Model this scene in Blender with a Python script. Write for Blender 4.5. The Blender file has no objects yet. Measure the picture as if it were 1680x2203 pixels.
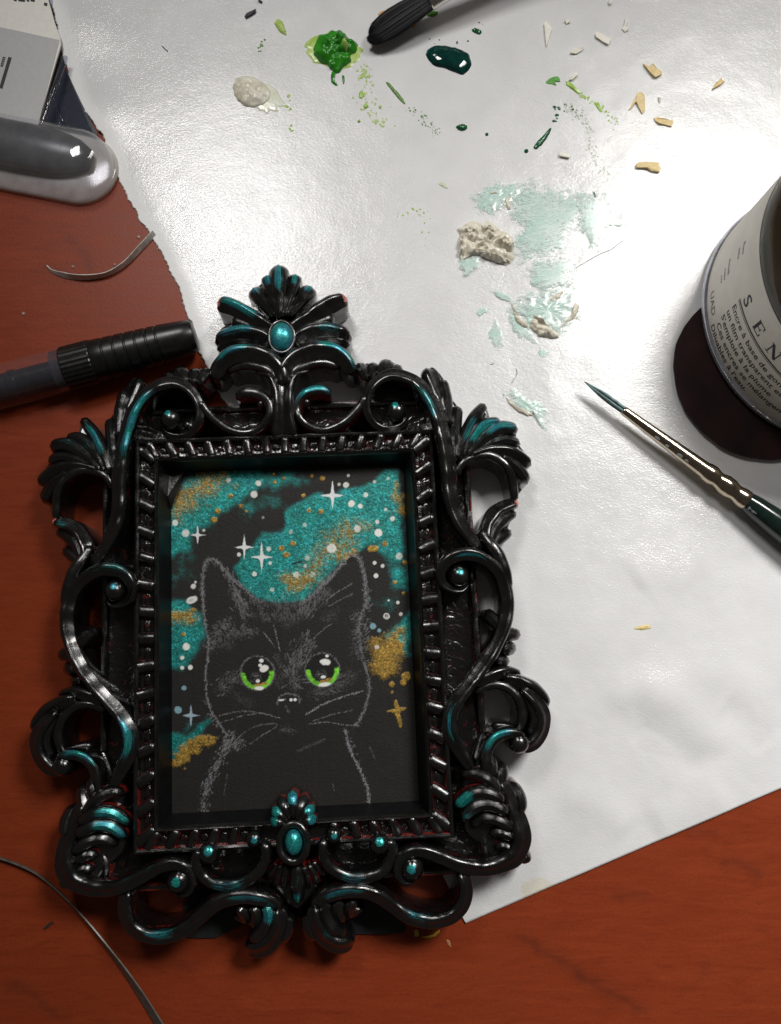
import bpy, math
import numpy as np
from mathutils import Matrix, Vector

# ------------------------------------------------------------------ camera, light, exposure
S = 0.00078                       # one drawing unit in metres (photo units -> real size)
W, H, F, HC = 1680., 2203., 1728., 195.
PITCH, ROLL = math.radians(9.0), math.radians(-1.5)
scene = bpy.context.scene
Rx = np.array([[1, 0, 0], [0, math.cos(PITCH), -math.sin(PITCH)], [0, math.sin(PITCH), math.cos(PITCH)]])
Ry = np.array([[math.cos(ROLL), 0, math.sin(ROLL)], [0, 1, 0], [-math.sin(ROLL), 0, math.cos(ROLL)]])
RC = Ry @ Rx
cam = bpy.data.cameras.new('camera')
cam_o = bpy.data.objects.new('camera', cam)
scene.collection.objects.link(cam_o)
cam.sensor_fit = 'VERTICAL'; cam.sensor_height = 24.0; cam.lens = F / H * 24.0
cam.clip_start = 0.01; cam.clip_end = 20.0
M = Matrix([list(r) for r in RC]).to_4x4(); M.translation = Vector((0, 0, HC * S))
cam_o.matrix_world = M
scene.camera = cam_o
scene.render.resolution_x, scene.render.resolution_y = 781, 1024

world = bpy.data.worlds.new('World'); scene.world = world; world.use_nodes = True
bg = world.node_tree.nodes['Background']
bg.inputs[0].default_value = (1.0, 0.9, 0.8, 1); bg.inputs[1].default_value = 0.045

def unproj(px, z):
    px = np.atleast_2d(np.asarray(px, float))
    d = np.stack([(px[:, 0] - W / 2) / F, -(px[:, 1] - H / 2) / F, -np.ones(len(px))], 1) @ RC.T
    t = (np.asarray(z, float) - HC) / d[:, 2]
    return d[:, :2] * t[:, None]

def proj(P):
    c = (np.atleast_2d(P) - np.array([0, 0, HC])) @ RC
    return np.stack([W / 2 + F * c[:, 0] / -c[:, 2], H / 2 - F * c[:, 1] / -c[:, 2]], 1)

def lamp(name, hot, k, size, power, col, aim, spread):
    h = unproj([hot], 0)[0]
    loc = np.array([h[0] * (1 + k), h[1] * (1 + k), HC * k])
    l = bpy.data.lights.new(name, 'AREA'); l.shape = 'RECTANGLE'
    l.size, l.size_y = size[0] * S, size[1] * S
    l.energy = power; l.color = col; l.spread = math.radians(spread)
    o = bpy.data.objects.new(name, l); scene.collection.objects.link(o)
    o.location = loc * S
    d = Vector((aim[0] - loc[0], aim[1] - loc[1], -loc[2]))
    o.rotation_euler = d.to_track_quat('-Z', 'Y').to_euler()
    return o
lamp('desk_lamp_key', (1480, 590), 2.6, (170, 180), 0.265, (1.0, 0.98, 0.94), (140, -50), 52)
lamp('desk_lamp_second', (490, 530), 1.9, (105, 95), 0.062, (1.0, 0.98, 0.95), (-20, 115), 62)

vs = scene.view_settings
vs.view_transform = 'Standard'; vs.look = 'None'; vs.exposure = 0.12; vs.gamma = 1.0; vs.use_curve_mapping = False

# ------------------------------------------------------------------ helpers
COL = scene.collection
rng = np.random.default_rng(7)

def tag(o, label=None, cat=None, group=None, kind=None):
    if label: o['label'] = label
    if cat: o['category'] = cat
    if group: o['group'] = group
    if kind: o['kind'] = kind
    return o

def empty(name, loc, rz=0.0):
    o = bpy.data.objects.new(name, None); COL.objects.link(o)
    o.empty_display_size = 0.01
    o.location = Vector(loc) * S; o.rotation_euler = (0, 0, rz)
    return o

def mesh_obj(name, verts, faces, mat, parent=None, smooth=True, attrs=None, angle=None):
    """verts in drawing units"""
    me = bpy.data.meshes.new(name)
    v = np.asarray(verts, float) * S
    me.from_pydata(v.tolist(), [], faces if isinstance(faces, list) else faces.tolist())
    if smooth:
        me.polygons.foreach_set('use_smooth', [True] * len(me.polygons))
        if angle: me.set_sharp_from_angle(angle=math.radians(angle))
    for k, a in (attrs or {}).items():
        a = np.asarray(a, np.float32)
        if a.ndim == 1:
            at = me.attributes.new(k, 'FLOAT', 'POINT'); at.data.foreach_set('value', a)
        elif a.shape[1] == 3:
            at = me.attributes.new(k, 'FLOAT_VECTOR', 'POINT'); at.data.foreach_set('vector', a.ravel())
        else:
            at = me.attributes.new(k, 'FLOAT_COLOR', 'POINT'); at.data.foreach_set('color', a.ravel())
    me.update()
    if mat: me.materials.append(mat)
    o = bpy.data.objects.new(name, me); COL.objects.link(o)
    if parent: o.parent = parent
    return o

def grid_faces(n, m, close_m=False):
    i = np.arange(n - 1)[:, None]; j = np.arange(m if close_m else m - 1)[None, :]
    j2 = (j + 1) % m
    return np.stack([i * m + j, i * m + j2, (i + 1) * m + j2, (i + 1) * m + j], -1).reshape(-1, 4)

def catmull(P, per=8, closed=False):
    P = np.asarray(P, float)
    if closed: Q = np.vstack([P[-1], P, P[0], P[1]])
    else: Q = np.vstack([2 * P[0] - P[1], P, 2 * P[-1] - P[-2]])
    out = []
    for i in range(1, len(Q) - 2):
        p0, p1, p2, p3 = Q[i - 1:i + 3]
        t = np.linspace(0, 1, per, endpoint=False)[:, None]
        out.append(.5 * ((2 * p1) + (-p0 + p2) * t + (2 * p0 - 5 * p1 + 4 * p2 - p3) * t ** 2 + (-p0 + 3 * p1 - 3 * p2 + p3) * t ** 3))
    if not closed: out.append(P[-1:])
    return np.vstack(out)

def resample(P, ds=None, n=None):
    P = np.asarray(P, float)
    L = np.r_[0, np.cumsum(np.linalg.norm(np.diff(P[:, :2], axis=0), axis=1))]
    if n is None: n = max(6, int(L[-1] / ds) + 1)
    s = np.linspace(0, L[-1], n)
    return np.stack([np.interp(s, L, P[:, k]) for k in range(P.shape[1])], 1), s

_NT = {}
def vnoise(x, y, seed=0):
    x = np.asarray(x, float); y = np.asarray(y, float)
    if seed not in _NT: _NT[seed] = np.random.default_rng(seed).random((256, 256))
    r = _NT[seed]
    xi = np.floor(x).astype(int); yi = np.floor(y).astype(int)
    fx = x - xi; fy = y - yi
    fx = fx * fx * (3 - 2 * fx); fy = fy * fy * (3 - 2 * fy)
    g = lambda a, b: r[a % 256, b % 256]
    return (g(xi, yi) * (1 - fx) + g(xi + 1, yi) * fx) * (1 - fy) + (g(xi, yi + 1) * (1 - fx) + g(xi + 1, yi + 1) * fx) * fy

def fbm(x, y, seed=0, oct=4):
    a, t, n = 0.5, 0, 0
    for k in range(oct):
        t = t + a * vnoise(x * 2 ** k, y * 2 ** k, seed + k); n += a; a *= .5
    return t / n

def sstep(a, b, x):
    t = np.clip((x - a) / (b - a), 0, 1); return t * t * (3 - 2 * t)

# ------------------------------------------------------------------ node helpers / materials
def newmat(name):
    m = bpy.data.materials.new(name); m.use_nodes = True
    nt = m.node_tree; nt.nodes.clear()
    out = nt.nodes.new('ShaderNodeOutputMaterial')
    return m, nt, out
class N:
    def __init__(s, nt): s.nt = nt
    def __call__(s, t, ins=None, **kw):
        n = s.nt.nodes.new('ShaderNode' + t)
        for k, v in kw.items(): setattr(n, k, v)
        for k, v in (ins or {}).items(): s.set(n.inputs[k], v)
        return n
    def set(s, inp, v):
        if isinstance(v, bpy.types.NodeSocket): s.nt.links.new(v, inp)
        elif isinstance(v, bpy.types.Node): s.nt.links.new(v.outputs[0], inp)
        else: inp.default_value = v
    def attr(s, name): return s('Attribute', attribute_name=name)
    def math(s, op, a, b=0.0, c=0.0, clamp=False):
        n = s('Math', operation=op, use_clamp=clamp)
        s.set(n.inputs[0], a); s.set(n.inputs[1], b); s.set(n.inputs[2], c)
        return n.outputs[0]
    def mix(s, f, a, b):
        n = s('Mix', data_type='RGBA')
        s.set(n.inputs[0], f); s.set(n.inputs[6], a); s.set(n.inputs[7], b)
        return n.outputs[2]
    def ramp(s, f, lo, hi):
        n = s('MapRange', clamp=True)
        s.set(n.inputs[0], f); n.inputs[1].default_value = lo; n.inputs[2].default_value = hi
        return n.outputs[0]
    def noise(s, vec, scale, detail=3, rough=.5, dist=0.0):
        n = s('TexNoise'); 
        if vec is not None: s.set(n.inputs['Vector'], vec)
        n.inputs['Scale'].default_value = scale; n.inputs['Detail'].default_value = detail
        n.inputs['Roughness'].default_value = rough; n.inputs['Distortion'].default_value = dist
        return n.outputs[0]
    def bump(s, h, dist, strength=1.0, nrm=None):
        n = s('Bump'); s.set(n.inputs['Height'], h); n.inputs['Distance'].default_value = dist
        n.inputs['Strength'].default_value = strength
        if nrm is not None: s.set(n.inputs['Normal'], nrm)
        return n.outputs[0]
    def mapping(s, vec, scale, rot=(0, 0, 0)):
        n = s('Mapping'); s.set(n.inputs[0], vec); n.inputs['Scale'].default_value = scale; n.inputs['Rotation'].default_value = rot
        return n.outputs[0]
    def obj(s): return s('TexCoord').outputs['Object']
def rgb(r, g, b): return (r, g, b, 1.0)

def simple(name, col, rough=.4, metal=0.0, var=.25, nscale=900, bumpd=0.0, spec=.5, coat=0.0, bscale=None, trans=0.0, ior=1.45):
    m, nt, out = newmat(name); n = N(nt); o = n.obj()
    nz = n.noise(o, nscale, 4)
    c = n.mix(n.ramp(nz, .3, .7), rgb(*[v * (1 - var) for v in col]), rgb(*[min(1, v * (1 + var)) for v in col]))
    ins = {'Base Color': c, 'Roughness': n.math('ADD', n.math('MULTIPLY', nz, .16), rough - .08), 'Metallic': metal,
           'Specular IOR Level': spec, 'Coat Weight': coat, 'Transmission Weight': trans, 'IOR': ior}
    if bumpd: ins['Normal'] = n.bump(n.noise(o, bscale or nscale, 4), bumpd * S)
    p = n('BsdfPrincipled', ins)
    nt.links.new(p.outputs[0], out.inputs[0]); return m

def mat_frame():
    m, nt, out = newmat('black_resin_paint'); n = N(nt); o = n.obj()
    mask = n.attr('mask'); sep = n('SeparateColor', {0: mask.outputs['Color']})
    flow = n.attr('flow').outputs['Vector']
    streak = n.noise(n.mapping(flow, (.22, 5.0, 1)), 1.0, 4, .7)
    fine = n.noise(o, 6500, 2)
    patch = n.noise(o, 420, 3)
    # teal dry brushing
    t = n.math('SUBTRACT', n.math('MULTIPLY', sep.outputs[0], 1.12), n.math('ADD', n.math('MULTIPLY', n.math('ADD', n.math('MULTIPLY', n.math('SUBTRACT', streak, .5), 3.0), .5), .75), n.math('MULTIPLY', fine, .45)))
    t = n.ramp(t, -.02, .35)
    rd = n.math('SUBTRACT', n.math('MULTIPLY', sep.outputs[1], 1.0), n.math('ADD', n.math('MULTIPLY', n.noise(o, 1500, 4, .6), .45), n.math('MULTIPLY', n.noise(o, 260, 3, .5), .55)))
    rd = n.ramp(rd, .0, .10)
    ch = n.ramp(n.math('SUBTRACT', sep.outputs[2], n.math('MULTIPLY', n.noise(o, 1800, 3), .7)), 0.05, .15)
    tealc = n.mix(n.ramp(patch, .38, .62), rgb(.004, .26, .24), rgb(.015, .15, .27))
    tealc = n.mix(n.ramp(fine, .5, .68), tealc, rgb(.10, .62, .50))
    c = n.mix(n.ramp(patch, .3, .8), rgb(.003, .003, .0032), rgb(.0065, .0064, .0066))
    c = n.mix(rd, c, rgb(.17, .012, .008))
    c = n.mix(t, c, tealc)
    c = n.mix(ch, c, rgb(.55, .17, .13))
    rough = n.math('ADD', n.math('MULTIPLY', n.ramp(n.noise(o, 420, 5, .62), .3, .7), .22), .12)
    rough = n.math('ADD', rough, n.math('MULTIPLY', t, .06))
    metal = n.math('MULTIPLY', t, .55)
    b = n.bump(n.noise(o, 520, 4, .5), .30 * S, .35)
    b = n.bump(streak, .10 * S, .5, b)
    p = n('BsdfPrincipled', {'Base Color': c, 'Roughness': rough, 'Metallic': metal, 'Specular IOR Level': .6, 'Normal': b, 'Coat Weight': n.math('SUBTRACT', .7, n.math('MULTIPLY', t, .5)), 'Coat Roughness': n.math('ADD', .12, n.math('MULTIPLY', n.ramp(patch, .35, .65), .14)), 'Coat IOR': 1.5})
    nt.links.new(p.outputs[0], out.inputs[0]); return m

def mat_panel():
    m, nt, out = newmat('crackled_black_panel'); n = N(nt); o = n.obj()
    v = n('TexVoronoi', {'Vector': n.mapping(o, (1, 1, 1)), 'Scale': 700.0}, feature='DISTANCE_TO_EDGE')
    nz = n.noise(o, 900, 4, .6)
    rd = n.ramp(n.noise(o, 650, 4, .65), .60, .68)
    c = n.mix(rd, rgb(.006, .0055, .0055), rgb(.09, .012, .010))
    h = n.math('ADD', n.math('MULTIPLY', n.ramp(v.outputs[0], 0, .12), .12), n.noise(o, 380, 3, .5))
    p = n('BsdfPrincipled', {'Base Color': c, 'Roughness': .2, 'Normal': n.bump(h, .5 * S, .6)})
    nt.links.new(p.outputs[0], out.inputs[0]); return m

def mat_paper():
    m, nt, out = newmat('white_palette_paper'); n = N(nt); o = n.obj()
    mot = n.noise(o, 120, 4, .55)
    fib = n.noise(n.mapping(o, (1, 1.7, 1), (0, 0, .6)), 1900, 4, .6)
    c = n.mix(n.ramp(mot, .3, .7), rgb(.68, .68, .685), rgb(.73, .73, .735))
    st = n.attr('stain').outputs['Fac']
    c = n.mix(st, c, rgb(.66, .62, .52))
    tn = n.attr('torn').outputs['Fac']
    c = n.mix(n.math('MULTIPLY', tn, .8), c, rgb(.86, .86, .85))
    rough = n.math('ADD', n.math('MULTIPLY', mot, .12), n.math('ADD', .10, n.math('MULTIPLY', tn, .5)))
    b = n.bump(fib, .17 * S, .38)
    b = n.bump(n.noise(o, 300, 4, .6), .30 * S, .34, b)
    p = n('BsdfPrincipled', {'Base Color': c, 'Roughness': rough, 'Specular IOR Level': .5, 'Normal': b})
    nt.links.new(p.outputs[0], out.inputs[0]); return m

def mat_table():
    m, nt, out = newmat('cherry_veneer'); n = N(nt); o = n.obj()
    g = n.mapping(o, (9, 55, 9), (0, 0, math.radians(32)))
    gr = n.noise(g, 8, 6, .6, 1.5)
    pore = n.noise(n.mapping(o, (30, 260, 30), (0, 0, math.radians(32))), 10, 3, .6)
    big = n.noise(o, 14, 3)
    c = n.mix(n.ramp(gr, .3, .72), rgb(.215, .034, .0105), rgb(.285, .048, .0145))
    c = n.mix(n.math('MULTIPLY', n.ramp(big, .35, .7), .35), c, rgb(.17, .026, .009))
    c = n.mix(n.math('MULTIPLY', n.ramp(pore, .55, .75), .45), c, rgb(.11, .020, .009))
    c = n.mix(n.math('MULTIPLY', n.ramp(n.noise(o, 2200, 4, .65), .38, .66), .28), c, rgb(.12, .018, .008))
    v = n.attr('vein').outputs['Fac']
    c = n.mix(n.math('MULTIPLY', v, .6), c, rgb(.05, .017, .011))
    sc = n.noise(n.mapping(o, (14, 900, 14), (0, 0, math.radians(-25))), 6, 2)
    c = n.mix(n.math('MULTIPLY', n.ramp(sc, .74, .8), .25), c, rgb(.36, .17, .10))
    rough = n.math('ADD', n.math('MULTIPLY', gr, .15), .33)
    p = n('BsdfPrincipled', {'Base Color': c, 'Roughness': rough, 'Specular IOR Level': .16, 'Normal': n.bump(n.noise(o, 1800, 4), .08 * S, .3)})
    nt.links.new(p.outputs[0], out.inputs[0]); return m

def mat_art():
    m, nt, out = newmat('painted_card'); n = N(nt); o = n.obj()
    c = n.attr('paint').outputs['Color']; mt = n.attr('metal').outputs['Fac']
    fl = n('TexVoronoi', {'Vector': o, 'Scale': 3800.0}, feature='F1')
    rnd = n('SeparateColor', {0: fl.outputs['Color']})
    gl = n.math('ADD', n.math('MULTIPLY', n.math('POWER', rnd.outputs[0], 2.2), .9), .68)
    k = n.mix(mt, rgb(1, 1, 1), gl)
    mul = n('Mix', data_type='RGBA', blend_type='MULTIPLY'); mul.inputs[0].default_value = 1
    n.set(mul.inputs[6], c); n.set(mul.inputs[7], k)
    bn = n.bump(n.noise(o, 2600, 3), .15 * S, .5)
    p = n('BsdfPrincipled', {'Base Color': mul.outputs[2], 'Metallic': n.math('MULTIPLY', mt, .25), 'Roughness': n.math('SUBTRACT', .62, n.math('MULTIPLY', mt, .14)), 'Specular IOR Level': .3, 'Normal': bn})
    nt.links.new(p.outputs[0], out.inputs[0]); return m

def mat_clear(name, tint=(1, 1, 1), gloss_rough=.08, haze=.06, hazecol=(.8, .8, .8), ior=1.45):
    """thin clear sheet plastic: see-through, glossy by Fresnel, slightly milky"""
    m, nt, out = newmat(name); n = N(nt); o = n.obj()
    tr = n('BsdfTransparent', {0: rgb(*tint)})
    df = n('BsdfDiffuse', {0: rgb(*hazecol)})
    mx = n('MixShader', {0: n.math('MULTIPLY', n.ramp(n.noise(o, 300, 4), -.6, 1.4), haze * 2), 1: tr.outputs[0], 2: df.outputs[0]})
    gl = n('BsdfGlossy', {0: rgb(1, 1, 1), 'Roughness': gloss_rough})
    fr = n('Fresnel', {0: ior})
    geo = n('NewGeometry')   # thin sheet: the inner face does not mirror
    frs = n.math('MULTIPLY', fr.outputs[0], n.math('SUBTRACT', 1.0, geo.outputs['Backfacing']))
    mx2 = n('MixShader', {0: frs, 1: mx.outputs[0], 2: gl.outputs[0]})
    nt.links.new(mx2.outputs[0], out.inputs[0]); return m

def mat_pearl():
    m, nt, out = newmat('mint_pearl_paint'); n = N(nt); o = n.obj()
    flow = n.attr('flow').outputs['Vector']
    st = n.noise(n.mapping(flow, (.12, 1.6, 1)), 1.0, 4, .6)
    fine = n.noise(o, 2600, 3, .6); pat = n.noise(o, 260, 4, .6)
    c = n.mix(n.ramp(pat, .3, .72), rgb(.58, .86, .77), rgb(.82, .96, .91))
    c = n.mix(n.math('MULTIPLY', n.ramp(fine, .5, .7), .5), c, rgb(.86, .95, .92))
    e = n.attr('cover').outputs['Fac']
    k = n.math('ADD', n.math('MULTIPLY', n.math('SUBTRACT', st, .5), 1.5), n.math('ADD', n.math('MULTIPLY', n.math('SUBTRACT', fine, .5), 1.1), n.math('MULTIPLY', n.math('SUBTRACT', n.noise(o, 900, 4, .6), .5), 1.6)))
    a = n.math('SUBTRACT', e, n.math('ADD', k, .5))
    a = n.math('MULTIPLY', n.ramp(a, -.08, .22), .85)
    h = n.math('ADD', n.math('MULTIPLY', st, 1.0), n.math('MULTIPLY', n.noise(o, 1200, 3), .6))
    p = n('BsdfPrincipled', {'Base Color': c, 'Metallic': 0.0, 'Roughness': .24, 'Alpha': a, 'Coat Weight': .9, 'Coat Roughness': .2, 'Normal': n.bump(h, .5 * S, .9)})
    nt.links.new(p.outputs[0], out.inputs[0]); return m

def mat_paint(name, c1, c2, rough=.25, scale=500, alpha_edge=False, bumpd=.2, cream=None):
    m, nt, out = newmat(name); n = N(nt); o = n.obj()
    nz = n.noise(o, scale, 4, .6, .8)
    c = n.mix(n.ramp(nz, .35, .65), rgb(*c1), rgb(*c2))
    ins = {'Base Color': c, 'Roughness': rough, 'Specular IOR Level': .5, 'Normal': n.bump(n.noise(o, scale * 1.6, 4), bumpd * S, .7)}
    if alpha_edge:
        e = n.attr('cover').outputs['Fac']
        ins['Alpha'] = n.ramp(n.math('SUBTRACT', e, n.math('MULTIPLY', n.noise(o, 1600, 3), .6)), 0, .15)
    p = n('BsdfPrincipled', ins)
    nt.links.new(p.outputs[0], out.inputs[0]); return m

MF = mat_frame(); MPANEL = mat_panel(); MPAPER = mat_paper(); MTABLE = mat_table(); MART = mat_art()
MPEARL = mat_pearl()

# ------------------------------------------------------------------ zoom-trace coordinates -> photo pixels (1680 wide)
ZO = {'A': (300, 600, 2.8), 'B': (760, 820, 2.8), 'C': (60, 880, 3.36), 'D': (60, 1400, 3.36), 'E': (960, 1280, 3.1477),
      'G': (600, 1860, 2.2105), 'Hh': (380, 1120, 2.3942), 'P': (0, 540, 3.0), 'Q': (0, 2060, 3.36), 'T': (540, 0, 2.4),
      'U': (1140, 0, 2.1538), 'V': (900, 400, 2.4), 'Y': (1360, 400, 2.2036), 'X': (0, 0, 2.625), 'O': (0, 0, 1.142857), 'K': (1000, 1380, 1.8261)}
def px(zoom, pts):
    x0, y0, s = ZO[zoom]; p = np.atleast_2d(np.asarray(pts, float))
    return np.stack([(p[:, 0] / s + x0) * .875, (p[:, 1] / s + y0) * .875], 1)
def wpt(zoom, pts, z=0.0): return unproj(px(zoom, pts), z)

# ------------------------------------------------------------------ table
def polydist(X, Y, P):
    d = np.full(X.shape, 1e9); tt = np.zeros(X.shape); L = 0.0
    seg = np.hypot(*np.diff(P, axis=0).T); tot = seg.sum()
    for (a, b, l) in zip(P[:-1], P[1:], seg):
        ab = b - a; t = np.clip(((X - a[0]) * ab[0] + (Y - a[1]) * ab[1]) / max(l * l, 1e-9), 0, 1)
        q = np.hypot(X - a[0] - t * ab[0], Y - a[1] - t * ab[1])
        k = q < d; d = np.where(k, q, d); tt = np.where(k, (L + t * l) / tot, tt); L += l
    return d, tt

def build_table():
    xs = np.linspace(-420, 420, 360); ys = np.linspace(-420, 420, 360)
    # denser inside the view
    xs = np.sort(np.concatenate([np.linspace(-420, -110, 10), np.linspace(-108, 130, 420), np.linspace(132, 420, 10)]))
    ys = np.sort(np.concatenate([np.linspace(-420, -120, 10), np.linspace(-118, 150, 420), np.linspace(152, 420, 10)]))
    X, Y = np.meshgrid(xs, ys)
    vein = np.zeros(X.shape)
    V = [('K', [(430, 1650), (560, 1720), (690, 1790), (800, 1860), (900, 1930), (1010, 1990), (1120, 2060)], 1.0, .9),
         ('K', [(900, 1500), (1010, 1500), (1090, 1505)], .8, .6), ('K', [(1400, 1345), (1480, 1350), (1540, 1380), (1620, 1420)], 1.0, .8),
         ('K', [(1245, 1205), (1320, 1215), (1400, 1240)], .9, .6), ('K', [(1200, 1950), (1290, 1900), (1380, 1780)], .8, .35),
         ('Q', [(0, 1180), (180, 1250), (330, 1350), (470, 1440), (640, 1539)], .9, .7), ('Q', [(850, 690), (1200, 860), (1500, 1030), (1680, 1130)], .9, .4),
         ('Q', [(0, 90), (160, 180), (300, 300)], .9, .4), ('D', [(-20, 900), (120, 870), (260, 820)], .6, .45),
         ('P', [(430, 70), (560, 180), (640, 300), (680, 420)], 1.0, .6), ('P', [(500, 90), (620, 240), (640, 320)], .7, .4),
         ('P', [(420, 400), (600, 450), (800, 520)], .7, .3), ('O', [(960, 2380), (1010, 2440), (1040, 2518)], .5, .25)]
    for zo, pts, w, a in V:
        P = catmull(wpt(zo, pts), 6)
        d, t = polydist(X + (vnoise(X * .5, Y * .5, 3) - .5) * 1.6, Y + (vnoise(X * .5, Y * .5, 4) - .5) * 1.6, P)
        fade = sstep(0, .15, t) * sstep(1, .85, t)
        vein = np.maximum(vein, a * fade * (np.exp(-(d / w / .7) ** 2) * (.9 * fbm(X * .6, Y * .6, 9)) + .3 * np.exp(-(d / w / 2.2) ** 2)))
    v = np.stack([X.ravel(), Y.ravel(), np.zeros(X.size)], 1)
    o = mesh_obj('table_surface', v, grid_faces(len(ys), len(xs)), MTABLE, attrs={'vein': np.clip(vein, 0, 1).ravel()})
    o['kind'] = 'structure'; o['label'] = 'reddish brown cherry wood table top'
build_table()

# ------------------------------------------------------------------ paper sheet with torn edge
def paper_z(x, y):
    """gentle waves and creases of the sheet (drawing units)"""
    z = .25 + .5 * fbm(x * .035 + 9, y * .035 + 3, 21, 3)
    return z
CREASE = []
for pts, w, a in [([(1010, 110), (1090, 60), (1200, 60), (1300, 100)], 60, .55), ([(860, 640), (1000, 590), (1200, 640), (1330, 760), (1400, 900)], 55, .8),
                  ([(990, 770), (1080, 790), (1200, 840), (1330, 960)], 40, -.45), ([(660, 1050), (800, 1070), (920, 1130), (1010, 1230)], 45, .55),
                  ([(1080, 1200), (1250, 1110), (1450, 1010)], 50, .5), ([(960, 520), (1150, 560), (1400, 520), (1680, 640)], 70, .6),
                  ([(1400, 640), (1520, 720), (1640, 840)], 45, -.5)]:
    CREASE.append((catmull(wpt('K', pts), 6), w / 1.8261 * .875 * .11 * 1.8, a * .65))
TORN = [(60, -170), (85, -80), (104, -20), (112, 12), (121, 40), (130, 70), (131, 105), (146, 150), (163, 198), (182, 235), (201, 262), (224, 298), (240, 335), (250, 365), (262, 400), (276, 425),
        (292, 452), (310, 480), (326, 512), (348, 545), (366, 582), (382, 612), (399, 655), (410, 690), (420, 730), (433, 765), (465, 830), (520, 940), (640, 1200), (760, 1460), (880, 1720), (985, 1952), (992, 1968), (1001, 1985)]
def build_paper():
    L = resample(unproj(TORN, 0), n=560)[0]
    tan = np.gradient(L, axis=0); tan /= np.linalg.norm(tan, axis=1)[:, None]
    nrm = np.stack([tan[:, 1], -tan[:, 0]], 1)
    s = np.arange(len(L))
    jit = (fbm(s * .16, s * 0, 31, 4) - .5) * 1.3 + (rng.random(len(L)) - .5) * .35
    jit[-8:] = 0
    L = L - nrm * jit[:, None] * np.clip((520 - s) / 60, .2, 1)[:, None]
    top_r = unproj([(2150, -420)], 0)[0]; corner = unproj([(1001, 1985)], 0)[0]; br = unproj([(2100, 1513)], 0)[0]
    n = len(L); f = np.linspace(0, 1, n)[:, None]
    # right side parameterised so that rows stay roughly parallel to the bottom edge
    Rr = top_r + (br - top_r) * f ** 1.0
    cols = np.r_[0, .0015, .003, .005, .009, np.linspace(.015, 1, 230)]
    P = L[:, None, :] * (1 - cols[None, :, None]) + Rr[:, None, :] * cols[None, :, None]
    X, Y = P[..., 0], P[..., 1]
    Z = paper_z(X, Y)
    for C, w, a in CREASE:
        d, t = polydist(X, Y, C)
        sd = sstep(0, .2, t) * sstep(1, .8, t)
        Z = Z + a * 1.3 * np.exp(-(d / w) ** 2) * sd
    Z += .22 * (fbm(X * .11, Y * .11, 77, 3) - .5) * sstep(-10, 40, X) 
    Z = np.maximum(Z, .22)
    # edges: torn side curls up a little and thins out
    e = cols[None, :]
    curl = np.exp(-(e / .02) ** 2) * (.1 + .5 * fbm(s * .05, s * 0, 41, 3))[:, None] * np.clip((440 - s) / 100, 0, 1)[:, None]
    mE = np.exp(-(e / .014) ** 2) * np.clip((470 - s) / 60, 0, 1)[:, None]
    Z = Z * (1 - mE) + (.16 + .25 * curl) * mE
    # the sheet rides up over the package in the corner and over the pen's end
    def lift(pxy, r, h):
        c = unproj([pxy], 0)[0]; return h * np.exp(-((X - c[0]) ** 2 + (Y - c[1]) ** 2) / r ** 2)
    Z = Z + lift((150, 60), 12, .9) + lift((120, -60), 14, .9) + lift((215, 260), 9, .8)
    # flat under the frame so that it does not poke through
    cx, cy = FR_C
    lx = (X - cx) * math.cos(FR_A) + (Y - cy) * math.sin(FR_A); ly = -(X - cx) * math.sin(FR_A) + (Y - cy) * math.cos(FR_A)
    inside = sstep(66, 56, np.abs(lx)) * sstep(96, 84, np.abs(ly - 8))
    Z = Z * (1 - inside) + .3 * inside
    bx = np.hypot(X - 112, Y - 76); Z = np.where(bx < 60, Z * sstep(38, 58, bx) + .3 * (1 - sstep(38, 58, bx)), Z)
    torn = np.exp(-(e / .011) ** 2) * np.clip((480 - s) / 60, 0, 1)[:, None]
    c = wpt('K', [(590, 1490)])[0]
    stain = .8 * sstep(.5, .62, np.exp(-(((X - c[0]) * .6 + (Y - c[1]) * .25) / 4) ** 2 - ((Y - c[1]) / 5) ** 2) * (.6 + .6 * fbm(X * .4, Y * .4, 5)))
    v = np.stack([X.ravel(), Y.ravel(), Z.ravel()], 1)
    o = mesh_obj('paper_sheet', v, grid_faces(n, len(cols)), MPAPER, attrs={'torn': torn.ravel(), 'stain': stain.ravel()})
    sol = o.modifiers.new('thickness', 'SOLIDIFY'); sol.thickness = .14 * S; sol.offset = -1
    tag(o, 'large white satin paper sheet with one torn edge, dabbed with paint', 'paper')
    # torn fibres along the ripped edge
    vv, ff = [], []
    zs = Z[:, 0]
    for i in range(6, 430):
        for _ in range(3):
            b = L[i] + (rng.random(2) - .5) * .4; d = -nrm[i] * (.25 + 1.0 * rng.random() ** 2) + tan[i] * (rng.random() - .5) * 1.0
            q = np.array([-d[1], d[0]]) * .09
            k = len(vv); z = zs[i] - .1 * rng.random()
            vv += [(*(b - q), z), (*(b + q), z), (*(b + d), z + (rng.random() - .5) * .4), (*(b + d * .5 + q), z + .15)]
            ff += [(k, k + 1, k + 3, k + 2)]
    fo = mesh_obj('torn_fibres', vv, ff, MPAPER, o, attrs={'torn': np.ones(len(vv)), 'stain': np.zeros(len(vv))}); fo['kind'] = 'stuff'
FR_C = (-17.936, 1.5425); FR_A = 0.044718
build_paper()

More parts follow.
